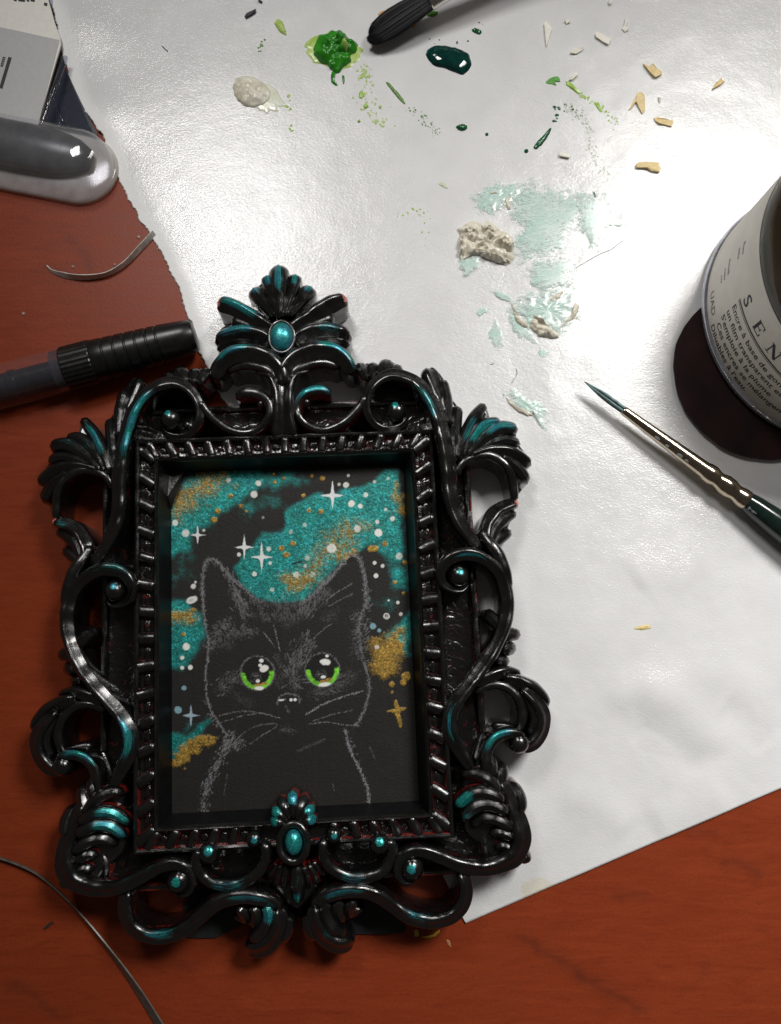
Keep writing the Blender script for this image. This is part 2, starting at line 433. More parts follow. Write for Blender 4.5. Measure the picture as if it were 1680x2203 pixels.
# ------------------------------------------------------------------ ornate frame
frame = empty('picture_frame', (FR_C[0], FR_C[1], 0), FR_A)
tag(frame, 'ornate black baroque picture frame with teal dry brushed scrolls and worn red edges', 'picture frame')
def loc(zoom, pts, z):
    u = wpt(zoom, pts, z) - np.array(FR_C); c, s = math.cos(FR_A), math.sin(FR_A)
    return np.stack([u[:, 0] * c + u[:, 1] * s, -u[:, 0] * s + u[:, 1] * c], 1)
UPP = .875 * .1075        # photo source pixels -> drawing units (approximate, at ornament height)

def prof(kind, u):
    if kind == 'round': return np.sqrt(np.clip(1 - u * u, 0, 1))
    if kind == 'ridge':      # crest towards +u, hollow on the other flank
        c = .25
        return np.where(u < c, .30 * np.sqrt(np.clip(1 - ((u - c) / (1 + c)) ** 2, 0, 1)) + .70 * ((u + 1) / (1 + c)) ** 1.9, np.sqrt(np.clip(1 - ((u - c) / (1 - c)) ** 2, 0, 1)))
    if kind == 'ridgeL': return prof('ridge', -u)
    if kind == 'channel':    # two rims and a hollow
        return np.sqrt(np.clip(1 - u ** 8, 0, 1)) * (.55 + .45 * np.abs(u) ** 1.6) if True else u
    if kind == 'crest':
        a = np.abs(u); return .72 * np.sqrt(np.clip(1 - u * u, 0, 1)) + .28 * (1 - a) ** 1.2 + .05 * np.cos(a * 9.5) * (1 - a)
    if kind == 'flute':
        return np.sqrt(np.clip(1 - u * u, 0, 1)) * (.78 + .22 * np.cos(u * math.pi * 2.6))
_id = [0]
def sweep_data(P, w, zp, zb=.7, kind='round', dome=.9, cap=(1., 1.), teal=(), red=.35, chip=(), ds=.75, nu=15):
    P = np.asarray(P, float); m = len(P)
    fill = lambda a: np.interp(np.linspace(0, 1, m), np.linspace(0, 1, len(np.atleast_1d(a))), np.atleast_1d(a))
    Q = np.column_stack([P, fill(w), fill(zp)])
    Q = catmull(Q, 8) if m > 2 else np.linspace(Q[0], Q[1], 8)
    R, s = resample(Q, ds=ds, n=None if (np.linalg.norm(np.diff(Q[:, :2], axis=0), axis=1).sum() > ds * 8) else 9)
    n = len(R); ln = s[-1]
    T = np.gradient(R[:, :2], axis=0); T /= np.linalg.norm(T, axis=1)[:, None] + 1e-9
    Nn = np.stack([-T[:, 1], T[:, 0]], 1)
    ww = np.clip(R[:, 2], .12, None) * (1 + .16 * (vnoise(s * .4, np.full(n, _id[0] * 1.7), 71) - .5)); zz = R[:, 3] + .5 * (vnoise(s * .45, np.full(n, _id[0] * 2.3), 72) - .5) * np.clip(ww, 0, 1)
    k = np.ones(n)
    for side, cf in ((0, cap[0]), (1, cap[1])):
        if cf > 0:
            d = (s if side == 0 else ln - s) / (np.clip(ww, .3, None) * cf)
            k = np.minimum(k, np.sqrt(np.clip(1 - (1 - np.clip(d, 0, 1)) ** 2, .0036, 1)))
    u = -np.cos(np.linspace(0, math.pi, nu)); h = prof(kind, u)
    dm = ww * dome
    Vv, Mk, Fl = [], [], []
    _id[0] += 1
    uu = np.r_[-1, u, 1]; hh = np.r_[-1, h, -1]
    X = R[:, None, :2] + Nn[:, None, :] * (uu[None, :, None] * (ww * k)[:, None, None])
    Z = np.where(hh[None, :] < 0, zb, np.maximum(zb + .05, (zz - dm)[:, None] + dm[:, None] * hh[None, :] * (.35 + .65 * k)[:, None] - (1 - k)[:, None] * .35 * dm[:, None]))
    tf = (s / max(ln, 1e-6))[:, None] * np.ones_like(uu)[None, :]; uf = np.ones(n)[:, None] * uu[None, :]
    hf = np.ones(n)[:, None] * np.clip(hh, 0, 1)[None, :]
    te = np.zeros_like(tf)
    for (t0, t1, a, *ur) in teal:
        u0, u1 = ur if ur else (-1.0, 1.0)
        e = (t1 - t0) * .25 + .02
        te = np.maximum(te, a * sstep(t0 - e, t0 + e, tf) * sstep(t1 + e, t1 - e, tf) * sstep(u0 - .3, u0 + .2, uf) * sstep(u1 + .3, u1 - .2, uf) * np.clip(hf * 1.25, 0, 1))
    chm = np.zeros_like(tf)
    for (t0, t1, a) in chip: chm = np.maximum(chm, a * sstep(t0 - .04, t0 + .04, tf) * sstep(t1 + .04, t1 - .04, tf) * (hf > .3))
    rd = red * np.clip(1 - hf * 1.5, 0, 1) * (hh[None, :] > -.5)
    v = np.concatenate([X, Z[..., None]], 2).reshape(-1, 3)
    mk = np.stack([te, rd, chm, np.ones_like(te)], 2).reshape(-1, 4)
    fl = np.stack([s[:, None] * np.ones_like(uu)[None, :], uf * ww[:, None] * 1.0, np.full(tf.shape, _id[0] * 7.3)], 2).reshape(-1, 3)
    f = grid_faces(n, len(uu))[:, ::-1].tolist()
    mcols = len(uu)
    f.append(list(range(0, mcols))); f.append(list(range((n - 1) * mcols, n * mcols))[::-1])
    return v, f, mk, fl

def put(name, data, parent=None, mirror=False, mat=None):
    v, f, mk, fl = data
    if mirror:
        v = v * np.array([-1, 1, 1]); f = [q[::-1] for q in f]
    return mesh_obj(name, v, f, mat or MF, parent or frame, attrs={'mask': mk, 'flow': fl}, angle=58)

def orn(name, zoom, pts, w, zp, both=True, teal=(), tealL=None, off=None, **kw):
    """ornament traced on the frame's right half (zoom pixels, widths in zoom pixels), mirrored to the left"""
    zavg = float(np.mean(zp)) - .6
    P = loc(zoom, pts, zavg)
    wu = np.atleast_1d(np.asarray(w, float)) / ZO[zoom][2] * UPP
    if any(k in name for k in ('lobe', 'leaf', 'rib', 'knuckle', 'bud')):
        wu = wu * (1.45 if 'crest' in name else 1.3); kw.setdefault('kind', 'crest'); kw.setdefault('dome', 1.05); e = P[-1] - P[-2]; P[-1] += e / np.linalg.norm(e) * wu[-1] * .55
    elif name in ('scroll', 'stem', 'loop', 'trunk', 'acanthus_curl'): wu = wu * 1.13
    d = sweep_data(P, wu, zp, teal=teal, **kw)
    put(name, d)
    if both:
        if tealL is not None: d = sweep_data(P, wu, zp, teal=tealL, **kw)
        put(name, d, mirror=True)

def bead(name, zoom, c, r, ztop, teal=.9, both=True, squash=.9, spot=(-.25, .45), red=.35, spotr=.55, tealL=None):
    r = r / ZO[zoom][2] * UPP
    C = loc(zoom, [c], ztop - r * .5)[0]
    nl, ns = 9, 22
    for mir in ((False, True) if both else (False,)):
        v, mk, fl = [], [], []
        th = np.linspace(math.pi / 2, 0, nl); ph = np.linspace(0, 2 * math.pi, ns, endpoint=False)
        rows = [(math.cos(t) * r, ztop - r * squash + math.sin(t) * r * squash) for t in th[1:]] + [(r * 1.02, .8)]
        v.append((C[0], C[1], ztop)); 
        for rr, zz in rows:
            for p in ph: v.append((C[0] + rr * math.cos(p), C[1] + rr * math.sin(p), zz))
        v = np.array(v)
        if mir: v[:, 0] *= -1
        cc = np.array([-C[0] if mir else C[0], C[1]])
        dx = (v[:, 0] - cc[0]) / r - spot[0]; dy = (v[:, 1] - cc[1]) / r - spot[1]
        ta = teal if (not mir or tealL is None) else tealL
        te = ta * sstep(spotr * .8, spotr * .45, np.hypot(dx, dy)) * (v[:, 2] > ztop - r)
        mk = np.stack([te * 1.2, red * (v[:, 2] < ztop - r * .8) * (v[:, 2] > ztop - r * 1.5), np.zeros(len(v)), np.ones(len(v))], 1)
        f = [[0, 1 + j, 1 + (j + 1) % ns] for j in range(ns)]
        for i in range(len(rows) - 1):
            for j in range(ns):
                a = 1 + i * ns; f.append([a + j, a + ns + j, a + ns + (j + 1) % ns, a + (j + 1) % ns])
        if mir: f = [q[::-1] for q in f]
        mesh_obj(name, v, f, MF, frame, attrs={'mask': mk, 'flow': v * .5})

def plate(name, P, z0, z1, both=True, bevel=.9, red=.2, mat=None, shrink=1.0):
    """web of resin behind a leaf cluster: closed outline with a rounded rim"""
    P = catmull(P, 5, True); n = len(P)
    c = P.mean(0)
    P = c + (P - c) * (1 - 1.5 * shrink / np.linalg.norm(P - c, axis=1).mean())
    T = np.roll(P, -1, 0) - np.roll(P, 1, 0); T /= np.linalg.norm(T, axis=1)[:, None]
    area = .5 * np.sum(P[:, 0] * np.roll(P[:, 1], -1) - np.roll(P[:, 0], -1) * P[:, 1])
    inn = np.stack([-T[:, 1], T[:, 0]], 1) * np.sign(area)
    rings = [(P, z0), (P, z1 - bevel * .8), (P + inn * bevel * .4, z1 - .25 * bevel), (P + inn * bevel, z1)]
    v = np.vstack([np.column_stack([q, np.full(n, z)]) for q, z in rings])
    v = np.vstack([v, [[*c, z1 + .3]]])
    f = []
    for i in range(3):
        for j in range(n): f.append([i * n + j, i * n + (j + 1) % n, (i + 1) * n + (j + 1) % n, (i + 1) * n + j])
    for j in range(n): f.append([3 * n + j, 3 * n + (j + 1) % n, 4 * n])
    if area < 0: f = [q[::-1] for q in f]
    mk = np.zeros((len(v), 4)); mk[:, 1] = red * (v[:, 2] > z1 - .3 * bevel); mk[:, 3] = 1
    put(name, (v, f, mk, v * .5), mat=mat)
    if both: put(name, (v, f, mk, v * .5), mirror=True, mat=mat)

RX, RY = 34.41, 45.55
def rectloop(name, profile, mat, red=0.0, wob=0.0, redband=None, n_per=40, parent=None):
    """profile [(outset, z)] swept round the rope rectangle with mitred corners"""
    base = []
    c = [(-1, -1), (1, -1), (1, 1), (-1, 1)]
    verts, faces, mk = [], [], []
    m = len(profile)
    for sidx in range(4):
        a, b = c[sidx], c[(sidx + 1) % 4]
        st = len(verts)
        for i in range(n_per + 1):
            t = i / n_per
            for j, (o, z) in enumerate(profile):
                hx, hy = RX + o, RY + o
                x = (a[0] * (1 - t) + b[0] * t) * hx; y = (a[1] * (1 - t) + b[1] * t) * hy
                if o > 1.0 and y > 0:
                    ex = abs(x) + abs(y) - (RX + RY + 6.0)
                    if ex > 0: x -= math.copysign(ex / 2, x); y -= math.copysign(ex / 2, y)
                wv = wob * (vnoise(x * .45 + sidx * 9, y * .45, 61 + j) - .5)
                verts.append((x, y, z + wv))
                r_ = red if redband is None else (redband[j])
                mk.append((0, r_ * (1.5 if (y < -30) else 1.0 if x > 0 else .8), 0, 1))
        for i in range(n_per):
            for j in range(m - 1):
                q = st + i * m + j
                faces.append([q, q + 1, q + m + 1, q + m][::-1])
    v = np.array(verts)
    return mesh_obj(name, v, faces, mat, parent or frame, attrs={'mask': np.array(mk), 'flow': v * .6}, angle=40)

# moulding: outer tray, panel floor, rope rails, bevel down to the picture
rectloop('moulding_base', [(9.2, .3), (9.2, 6.6), (8.9, 7.3), (8.3, 7.5), (7.7, 7.2), (7.4, 6.4)], MF, redband=[0, .25, .55, .2, .4, .6], wob=.25)
rectloop('moulding_panel', [(7.4, 6.4), (6.9, 6.0), (5.2, 5.9), (3.5, 5.9), (1.6, 6.0), (1.1, 6.3)], MPANEL, wob=.35)
rectloop('outer_rail', [(1.1, 6.3), (.7, 8.5), (.45, 11.0), (.1, 12.1), (-.35, 12.35), (-.8, 12.0), (-1.0, 10.6)], MF, redband=[.3, .3, .3, .1, 0, .35, .6], wob=.15)
rectloop('rope_channel', [(-1.0, 10.6), (-2.4, 10.3), (-3.9, 10.6)], MPANEL, wob=.3)
rectloop('inner_rail', [(-3.9, 10.6), (-4.1, 12.0), (-4.5, 12.4), (-4.95, 12.1), (-5.25, 11.4)], MF, redband=[.6, .35, .0, 0, 0], wob=.12)
rectloop('inner_bevel', [(-5.25, 11.4), (-5.7, 9.6), (-6.3, 7.6), (-6.9, 5.9)], simple('matte_black_bevel', (.004, .004, .0045), .42, spec=.35), wob=.05)
def rope():
    def bar(p, q, red, hw):
        d = sweep_data(np.array([p, q]), hw, 12.25, zb=10.2, kind='round', dome=.75, cap=(.3, .3), red=red, nu=9, ds=.6)
        put('rope_bar', d)
    oi, oo = -4.75, -.15
    for sy in (1, -1):
        for i in range(15):
            xb = -30.6 + 61.2 * i / 14
            if sy < 0 and abs(xb) < 5: continue
            k = 1.35 * xb / 31
            bar((xb - k, sy * (RY + oi)), (xb + k, sy * (RY + oo)), .75 if sy > 0 else .95, 1.0)
    for sx in (1, -1):
        for i in range(15):
            yb = -42.2 + 84.4 * i / 14
            k = 1.75 * yb / 42
            bar((sx * (RX + oi), yb - k), (sx * (RX + oo), yb + k), .75 if yb > -25 else .9, 1.35)
    # raised crackled centres of the cells
    for sy in (1, -1):
        for i in range(14):
            xb = -30.6 + 61.2 * (i + .5) / 14
            if sy < 0 and abs(xb) < 9: continue
            k = .8 * xb / 31
            cell((xb, sy * (RY - 2.4)), (.75, .7), (k, 0))
    for sx in (1, -1):
        for i in range(14):
            yb = -42.2 + 84.4 * (i + .5) / 14
            cell((sx * (RX - 2.4), yb), (.65, 1.2), (0, .9 * yb / 42 * sx))
def cell(c, h, sh):
    v = []
    for zz, k in ((10.1, 1.2), (10.6, 1.0), (10.7, .6)):
        for a, b in ((-1, -1), (1, -1), (1, 1), (-1, 1)):
            x = a * h[0] * k; y = b * h[1] * k
            v.append((c[0] + x + sh[0] * y, c[1] + y + sh[1] * x, zz + .25 * (rng.random() - .5)))
    f = [[0, 1, 5, 4], [1, 2, 6, 5], [2, 3, 7, 6], [3, 0, 4, 7], [4, 5, 9, 8], [5, 6, 10, 9], [6, 7, 11, 10], [7, 4, 8, 11], [8, 9, 10, 11]]
    mesh_obj('cell_stud', v, f, MPANEL, frame)
rope()

# --- crest (zoom A, right half of the centre line; B for what lies further right)
TE = .95
plate('crest_web', loc('A', [(1085, 150), (1150, 160), (1230, 250), (1290, 330), (1240, 440), (1330, 470), (1500, 400), (1420, 520), (1540, 610), (1500, 700), (1300, 720), (1200, 800), (1085, 860),
      (970, 800), (870, 720), (660, 700), (620, 610), (740, 520), (660, 400), (840, 470), (930, 440), (880, 330), (940, 250), (1020, 160)], 7), .7, 8.2, both=False)
orn('crest_lobe', 'A', [(1085, 520), (1078, 340), (1072, 150)], [22, 44, 58], [13.6, 13.4, 12.0], both=False, teal=[(.45, 1.0, .95, -.35, .3)], red=.3)
orn('crest_lobe', 'A', [(1112, 510), (1152, 370), (1190, 205)], [16, 27, 36], [13.2, 12.6, 11.3], teal=[(.7, 1.0, .8, -.5, .4)])
orn('crest_lobe', 'A', [(1140, 510), (1218, 390), (1285, 285)], [20, 35, 46], [12.8, 12.0, 10.4], teal=[(.72, 1.0, .8, -.4, .5)])
orn('crest_leaf', 'A', [(1150, 600), (1290, 500), (1420, 405), (1525, 355)], [30, 40, 44, 40], [13, 12.6, 11.8, 10.4], kind='ridge', teal=(), tealL=[(.3, 1, .85, -.2, .8)], chip=[(.93, 1.0, .95)])
orn('crest_leaf', 'A', [(1160, 640), (1300, 560), (1440, 490)], [24, 34, 30], [11.8, 11, 9.8], kind='round')
orn('crest_leaf', 'A', [(1150, 690), (1260, 620), (1400, 590), (1545, 610)], [30, 46, 54, 46], [13, 12.8, 12.2, 10.8], kind='ridge', teal=[(.45, .85, .6, .0, .7)], tealL=[(.35, .9, .75, .0, .8)])
orn('crest_leaf', 'A', [(1160, 720), (1300, 660), (1440, 650), (1550, 670)], [22, 30, 32, 28], [11.8, 11.2, 10.6, 9.5])
orn('acanthus_curl', 'A', [(1105, 985), (1120, 880), (1190, 790), (1310, 735), (1440, 730), (1540, 790), (1590, 880)], [36, 56, 66, 66, 60, 50, 36], [14.2, 14.6, 14.6, 14.2, 13.6, 12.6, 11.4], kind='ridge', dome=.8,
    teal=[(.55, .95, .9, .25, .95)], tealL=[(.5, .85, .8, .1, .8)])
orn('acanthus_curl', 'A', [(1150, 960), (1190, 880), (1290, 830), (1400, 810), (1500, 840)], [20, 30, 32, 30, 22], [13.2, 13.4, 13, 12, 10.8], kind='round')
orn('trunk', 'A', [(1300, 855), (1200, 890), (1150, 980), (1140, 1100), (1150, 1220), (1170, 1330)], [16, 26, 36, 40, 40, 46], [12.2, 13.4, 14.2, 14.2, 13.8, 13], kind='ridge')
orn('trunk', 'A', [(1088, 820), (1088, 930), (1075, 1080), (1070, 1330)], [20, 34, 52, 60], [12, 13, 13.4, 12.4], both=False, dome=.6)
# oval gem and its bezel
def oval(name, c, rx, ry, z0, z1, teal, both=False, dome=.7, mat=None):
    v = [(c[0], c[1], z1)]; mk = [(teal, 0, 0, 1)]; ns = 28
    for t in np.linspace(0, math.pi / 2, 7)[1:]:
        for p in np.linspace(0, 2 * math.pi, ns, endpoint=False):
            v.append((c[0] + rx * math.sin(t) * math.cos(p), c[1] + ry * math.sin(t) * math.sin(p), z0 + (z1 - z0) * math.cos(t) ** dome)); mk.append((teal if t < 1.4 else 0, 0, 0, 1))
    f = [[0, 1 + j, 1 + (j + 1) % ns] for j in range(ns)]
    for i in range(5):
        a = 1 + i * ns
        for j in range(ns): f.append([a + j, a + ns + j, a + ns + (j + 1) % ns, a + (j + 1) % ns])
    v = np.array(v)
    fl = np.stack([np.arctan2(v[:, 1] - c[1], v[:, 0] - c[0]) * 3, np.hypot((v[:, 0] - c[0]) / rx, (v[:, 1] - c[1]) / ry) * 3, v[:, 2] * 0], 1)
    mesh_obj(name, v, f, MF, frame, attrs={'mask': np.array(mk), 'flow': fl})
gc = loc('A', [(1085, 630)], 14)[0]; gc[0] = 0
oval('gem', gc, 2.75, 3.65, 12.2, 15.0, 1.4)
th = np.linspace(0, 2 * math.pi, 25)
def ring(name, c, rx, ry, w, z, zb, teal=(), red=.5, kind='round', n=24):
    t = np.linspace(0, 2 * math.pi, n + 1); P = np.stack([c[0] + rx * np.cos(t), c[1] + ry * np.sin(t)], 1)
    put(name, sweep_data(P, w, z, zb=zb, cap=(0, 0), teal=teal, red=red, kind=kind))
ring('gem_bezel', gc, 3.0, 3.9, .5, 13.4, 10, red=.3)

# --- upper scrolls (zoom B)
orn('scroll', 'B', [(1190, 1500), (1095, 1385), (1015, 1260), (968, 1100), (960, 950), (928, 750), (870, 545), (785, 395), (685, 315), (560, 288), (455, 345), (400, 440), (402, 540), (455, 615), (540, 645), (640, 615), (682, 545)],
    [30, 42, 48, 50, 52, 50, 48, 46, 44, 42, 36, 30, 26, 24, 22, 20, 14], [12.5, 13.6, 14.2, 14.4, 14.6, 14.8, 15, 15, 14.8, 14.6, 14.4, 14, 13.4, 12.6, 12, 11.6, 11], kind='ridge',
    teal=[(.44, .58, .7, -.2, .8)], tealL=[(.36, .60, .95, -.3, .9)], red=.5, cap=(1, .6))
bead('bead', 'B', (600, 528), 74, 14.2, teal=.9, spot=(-.1, .45), spotr=.5)
orn('scroll', 'B', [(395, 430), (330, 525), (230, 615), (110, 660), (10, 640), (-65, 580), (-85, 500), (-50, 435), (20, 395), (100, 390), (150, 425)], [26, 26, 26, 26, 26, 28, 30, 32, 34, 32, 24],
    [13.8, 13.2, 12.8, 12.6, 12.8, 13, 13.2, 13.4, 13.6, 13.2, 12.4], kind='round', teal=[(.72, .98, .95, -.2, 1)], tealL=[], red=.8)
bead('bead', 'B', (-20, 470), 30, 12.4, teal=0)
plate('crown_web', loc('B', [(300, 330), (330, 190), (450, 190), (560, 160), (640, 210), (650, 270), (760, 300), (640, 330), (500, 330), (400, 390)], 8), .7, 9.0)
for a, b, w in [((400, 330), (345, 205), 38), ((430, 320), (440, 200), 36), ((480, 310), (548, 188), 50), ((540, 310), (622, 222), 34)]:
    orn('crown_lobe', 'B', [a, ((a[0] + b[0]) / 2, (a[1] + b[1]) / 2), b], [w * .5, w * .8, w], [12.6, 12.2, 11], red=.7)
# outer leaf along the stem
plate('leaf_web', loc('B', [(760, 280), (800, 195), (850, 190), (930, 290), (950, 400), (1030, 490), (1045, 560), (1010, 700), (1000, 900), (940, 900), (900, 650), (830, 450)], 8), .7, 9.4)
orn('leaf_lobe', 'B', [(930, 560), (880, 400), (825, 240)], [26, 44, 52], [12.8, 12.4, 11], kind='ridge')
orn('leaf_lobe', 'B', [(960, 640), (945, 450), (918, 320)], [22, 34, 36], [12.4, 11.8, 10.6])
orn('leaf_lobe', 'B', [(985, 900), (1000, 700), (1022, 500)], [22, 34, 36], [12.8, 12.4, 10.8])
# fan
plate('fan_web', loc('B', [(1010, 900), (1060, 700), (1120, 560), (1200, 470), (1240, 560), (1330, 590), (1440, 630), (1460, 740), (1530, 860), (1500, 1000), (1440, 1060), (1400, 960), (1330, 870), (1230, 830), (1120, 850), (1040, 910)], 7), 2.0, 8.6)
orn('fan_rib', 'B', [(1020, 880), (1070, 720), (1135, 580), (1212, 478)], [22, 34, 36, 26], [12.8, 12.4, 11.6, 10.2], teal=[(.3, .75, .7, -.5, .3)], tealL=[(.3, .85, .9, -.6, .4)])
orn('fan_rib', 'B', [(1050, 870), (1130, 720), (1220, 620), (1320, 595)], [20, 32, 38, 30], [12.6, 12.4, 11.6, 9.8], teal=[(.3, .95, 1., -.6, .5)], tealL=[(.3, .7, .4)])
orn('fan_rib', 'B', [(1080, 860), (1190, 740), (1310, 650), (1430, 640)], [20, 34, 44, 38], [12.6, 12.2, 11.4, 9.6], teal=[(.45, .95, .85, -.2, .7)], tealL=[(.4, .9, .4)], chip=[(.97, 1, .0)])
orn('fan_rib', 'B', [(1100, 855), (1240, 770), (1360, 730), (1450, 745)], [18, 30, 34, 26], [12.2, 11.8, 11, 9.4])
orn('fan_rib', 'B', [(1110, 850), (1260, 810), (1400, 820), (1525, 880)], [20, 34, 42, 34], [12.4, 12.0, 11.2, 9.2], kind='ridge')
orn('fan_rib', 'B', [(1300, 850), (1400, 900), (1470, 960), (1505, 1010)], [24, 36, 36, 26], [11.6, 11, 10.2, 8.6])
orn('loop', 'B', [(1010, 985), (1050, 900), (1120, 855), (1230, 838), (1330, 880), (1395, 970), (1415, 1070), (1425, 1150)], [22, 24, 26, 28, 30, 30, 28, 24], [12, 12.2, 12, 11.8, 11.4, 10.8, 10, 9.4])
# lower leaf of the upper side group
plate('leaf_web', loc('B', [(1190, 1340), (1230, 1240), (1320, 1170), (1440, 1130), (1450, 1200), (1420, 1260), (1390, 1340), (1390, 1390), (1300, 1460), (1290, 1540), (1200, 1480), (1150, 1420)], 7), .8, 7.8)
orn('leaf_lobe', 'B', [(1210, 1460), (1225, 1330), (1300, 1215), (1440, 1150)], [30, 36, 40, 28], [12.4, 12, 11, 9.4], kind='ridgeL', chip=[(.93, 1, .95)], teal=(), tealL=[(.7, .9, .6)])
orn('leaf_lobe', 'B', [(1235, 1470), (1280, 1350), (1350, 1270), (1425, 1225)], [22, 34, 34, 24], [11.6, 11, 10.2, 8.8])
orn('leaf_lobe', 'B', [(1245, 1490), (1300, 1420), (1385, 1355)], [24, 34, 28], [11, 10.4, 8.8])
# --- middle scrolls (zoom E)
orn('stem', 'E', [(700, 60), (760, 160), (830, 260), (890, 400), (915, 540)], [30, 40, 46, 40, 30], [11.6, 12.6, 13.2, 12.6, 12])
orn('scroll', 'E', [(640, 1940), (560, 1810), (495, 1700), (462, 1600), (472, 1490), (525, 1385), (620, 1262), (720, 1130), (815, 985), (885, 825), (915, 680), (905, 540), (855, 405), (760, 315), (640, 262), (525, 265), (435, 310), (388, 395), (402, 480), (470, 530), (560, 535), (612, 480)],
    [30, 44, 52, 56, 54, 50, 46, 44, 44, 46, 46, 44, 42, 42, 44, 46, 42, 36, 32, 28, 24, 16], [12.5, 13.4, 14, 14.4, 14.4, 14.2, 14, 13.8, 13.4, 13, 12.8, 12.8, 13, 13.6, 14.4, 14.8, 14.8, 14.4, 13.6, 12.8, 12.2, 11.6], kind='ridgeL',
    teal=[(.10, .22, 1., .0, .9), (.70, .80, 1.0, -.1, .8)], tealL=[(.10, .22, 1., -.6, .9), (.72, .86, .55)], red=.45, cap=(1, .6))
bead('bead', 'E', (532, 425), 80, 14.4, teal=.95, spot=(.1, .35), spotr=.5)
orn('bud', 'E', [(870, 860), (810, 780), (745, 715)], [30, 44, 42], [11.4, 11.2, 9.8])
for pts, w in [([(850, 930), (930, 880), (1000, 885)], 36), ([(850, 1010), (920, 990), (965, 1000)], 38), ([(800, 1090), (870, 1085), (915, 1090)], 30)]:
    orn('knuckle', 'E', pts, [w, w * 1.1, w * .9], [11.8, 11.2, 9.4])
# lower loop with broad leaf
orn('leaf_lobe', 'E', [(640, 1270), (760, 1210), (890, 1170), (1010, 1195)], [28, 34, 36, 26], [13.2, 13, 12.2, 10.2], kind='ridge')
orn('loop', 'E', [(640, 1330), (740, 1280), (840, 1270), (940, 1320), (1005, 1420), (1020, 1530), (985, 1620), (900, 1600), (790, 1600)], [30, 30, 32, 34, 36, 36, 32, 30, 28], [11.4, 11.6, 11.6, 11.4, 11.2, 10.8, 10, 8.6, 8])
orn('leaf_lobe', 'E', [(860, 1215), (980, 1240), (1090, 1300), (1180, 1375), (1232, 1432)], [26, 40, 50, 46, 26], [12.2, 12.2, 11.6, 10.6, 9], kind='ridge')
orn('leaf_lobe', 'E', [(1010, 1290), (1120, 1390), (1185, 1510), (1180, 1620), (1120, 1720), (1040, 1770)], [26, 40, 46, 46, 44, 34], [12, 12, 11.6, 11.2, 11, 10.4], kind='ridgeL')
orn('leaf_lobe', 'E', [(1020, 1330), (1090, 1430), (1120, 1540), (1090, 1650)], [20, 30, 32, 26], [11, 11.2, 11, 10.4])
orn('scroll', 'E', [(770, 2010), (745, 1900), (745, 1790), (795, 1695), (880, 1648), (975, 1650), (1050, 1695)], [34, 38, 38, 38, 38, 36, 26], [12, 12.6, 13, 13.2, 13.2, 12.6, 11.6], kind='ridge', teal=[(.36, .8, .95, -.4, .9)], tealL=[(.4, .9, .8, -.4, .9)])
bead('bead', 'E', (1000, 1725), 76, 12.4, teal=0)
plate('leaf_web', loc('E', [(600, 1900), (640, 1700), (700, 1560), (760, 1600), (730, 1800), (760, 1950), (700, 2030)], 8), .8, 8.0)
# --- lower corner acanthus (zoom G)
plate('acanthus_web', loc('G', [(1170, 30), (1340, -20), (1420, 40), (1440, 120), (1500, 200), (1530, 350), (1540, 480), (1480, 570), (1350, 600), (1280, 520), (1180, 440), (1140, 300), (1150, 150)], 8), .7, 9.4)
orn('acanthus_rib', 'G', [(1395, 200), (1330, 130), (1250, 95), (1190, 110)], [18, 26, 26, 18], [13, 13.2, 12.6, 11.4], red=.6)
orn('acanthus_rib', 'G', [(1420, 250), (1330, 198), (1240, 205), (1165, 275)], [18, 28, 30, 22], [13.4, 13.8, 13.2, 12], teal=[(.62, .98, .95)], tealL=[(.35, .95, 1.0, -.6, .6)], red=.6)
orn('acanthus_rib', 'G', [(1440, 310), (1345, 262), (1255, 278), (1195, 345)], [18, 28, 30, 22], [13.4, 13.6, 13, 11.8], teal=[(.7, .98, .5)], tealL=[(.35, .98, 1.0, -.6, .6)], red=.6)
orn('acanthus_rib', 'G', [(1465, 400), (1385, 345), (1300, 340), (1245, 385)], [18, 26, 26, 18], [12.8, 13, 12.2, 11], red=.6)
orn('acanthus_rib', 'G', [(1470, 450), (1405, 415), (1345, 425)], [18, 24, 20], [12.2, 12.2, 11], red=.7)
orn('acanthus_rib', 'G', [(1465, 510), (1410, 485), (1370, 500)], [16, 22, 18], [11.6, 11.4, 10.2], red=.7)
orn('acanthus_rib', 'G', [(1310, 560), (1300, 470), (1315, 410)], [14, 16, 12], [9.6, 9.8, 9.4], red=.9)
orn('acanthus_lobe', 'G', [(1370, 200), (1395, 120), (1405, 50)], [24, 30, 26], [12, 11.6, 10.2])
orn('acanthus_lobe', 'G', [(1335, 120), (1345, 50), (1320, -20)], [22, 28, 24], [12.6, 12.2, 11])
orn('acanthus_lobe', 'G', [(1500, 320), (1490, 230), (1462, 165)], [28, 36, 28], [11.8, 11.2, 9.8], red=.6)
orn('scroll', 'G', [(1400, 130), (1450, 240), (1500, 370), (1512, 470), (1470, 555), (1380, 600), (1280, 610), (1180, 590), (1080, 550), (985, 512), (905, 512), (850, 555), (838, 630), (870, 685), (930, 690)],
    [24, 34, 44, 50, 48, 42, 38, 34, 30, 30, 28, 26, 24, 20, 14], [12, 12.4, 12.6, 12.6, 12.4, 12.6, 13, 13.4, 13.6, 13.8, 13.8, 13.6, 13, 12, 11.2], kind='ridgeL', red=.48, cap=(1, .6), teal=(), tealL=[(.5, .72, .35)])
bead('bead', 'G', (912, 612), 62, 13.6, teal=1.0, spot=(-.05, .1), spotr=.6)
orn('nub', 'G', [(1490, 560), (1540, 545), (1562, 530)], [28, 30, 24], [9.4, 9, 7.8])
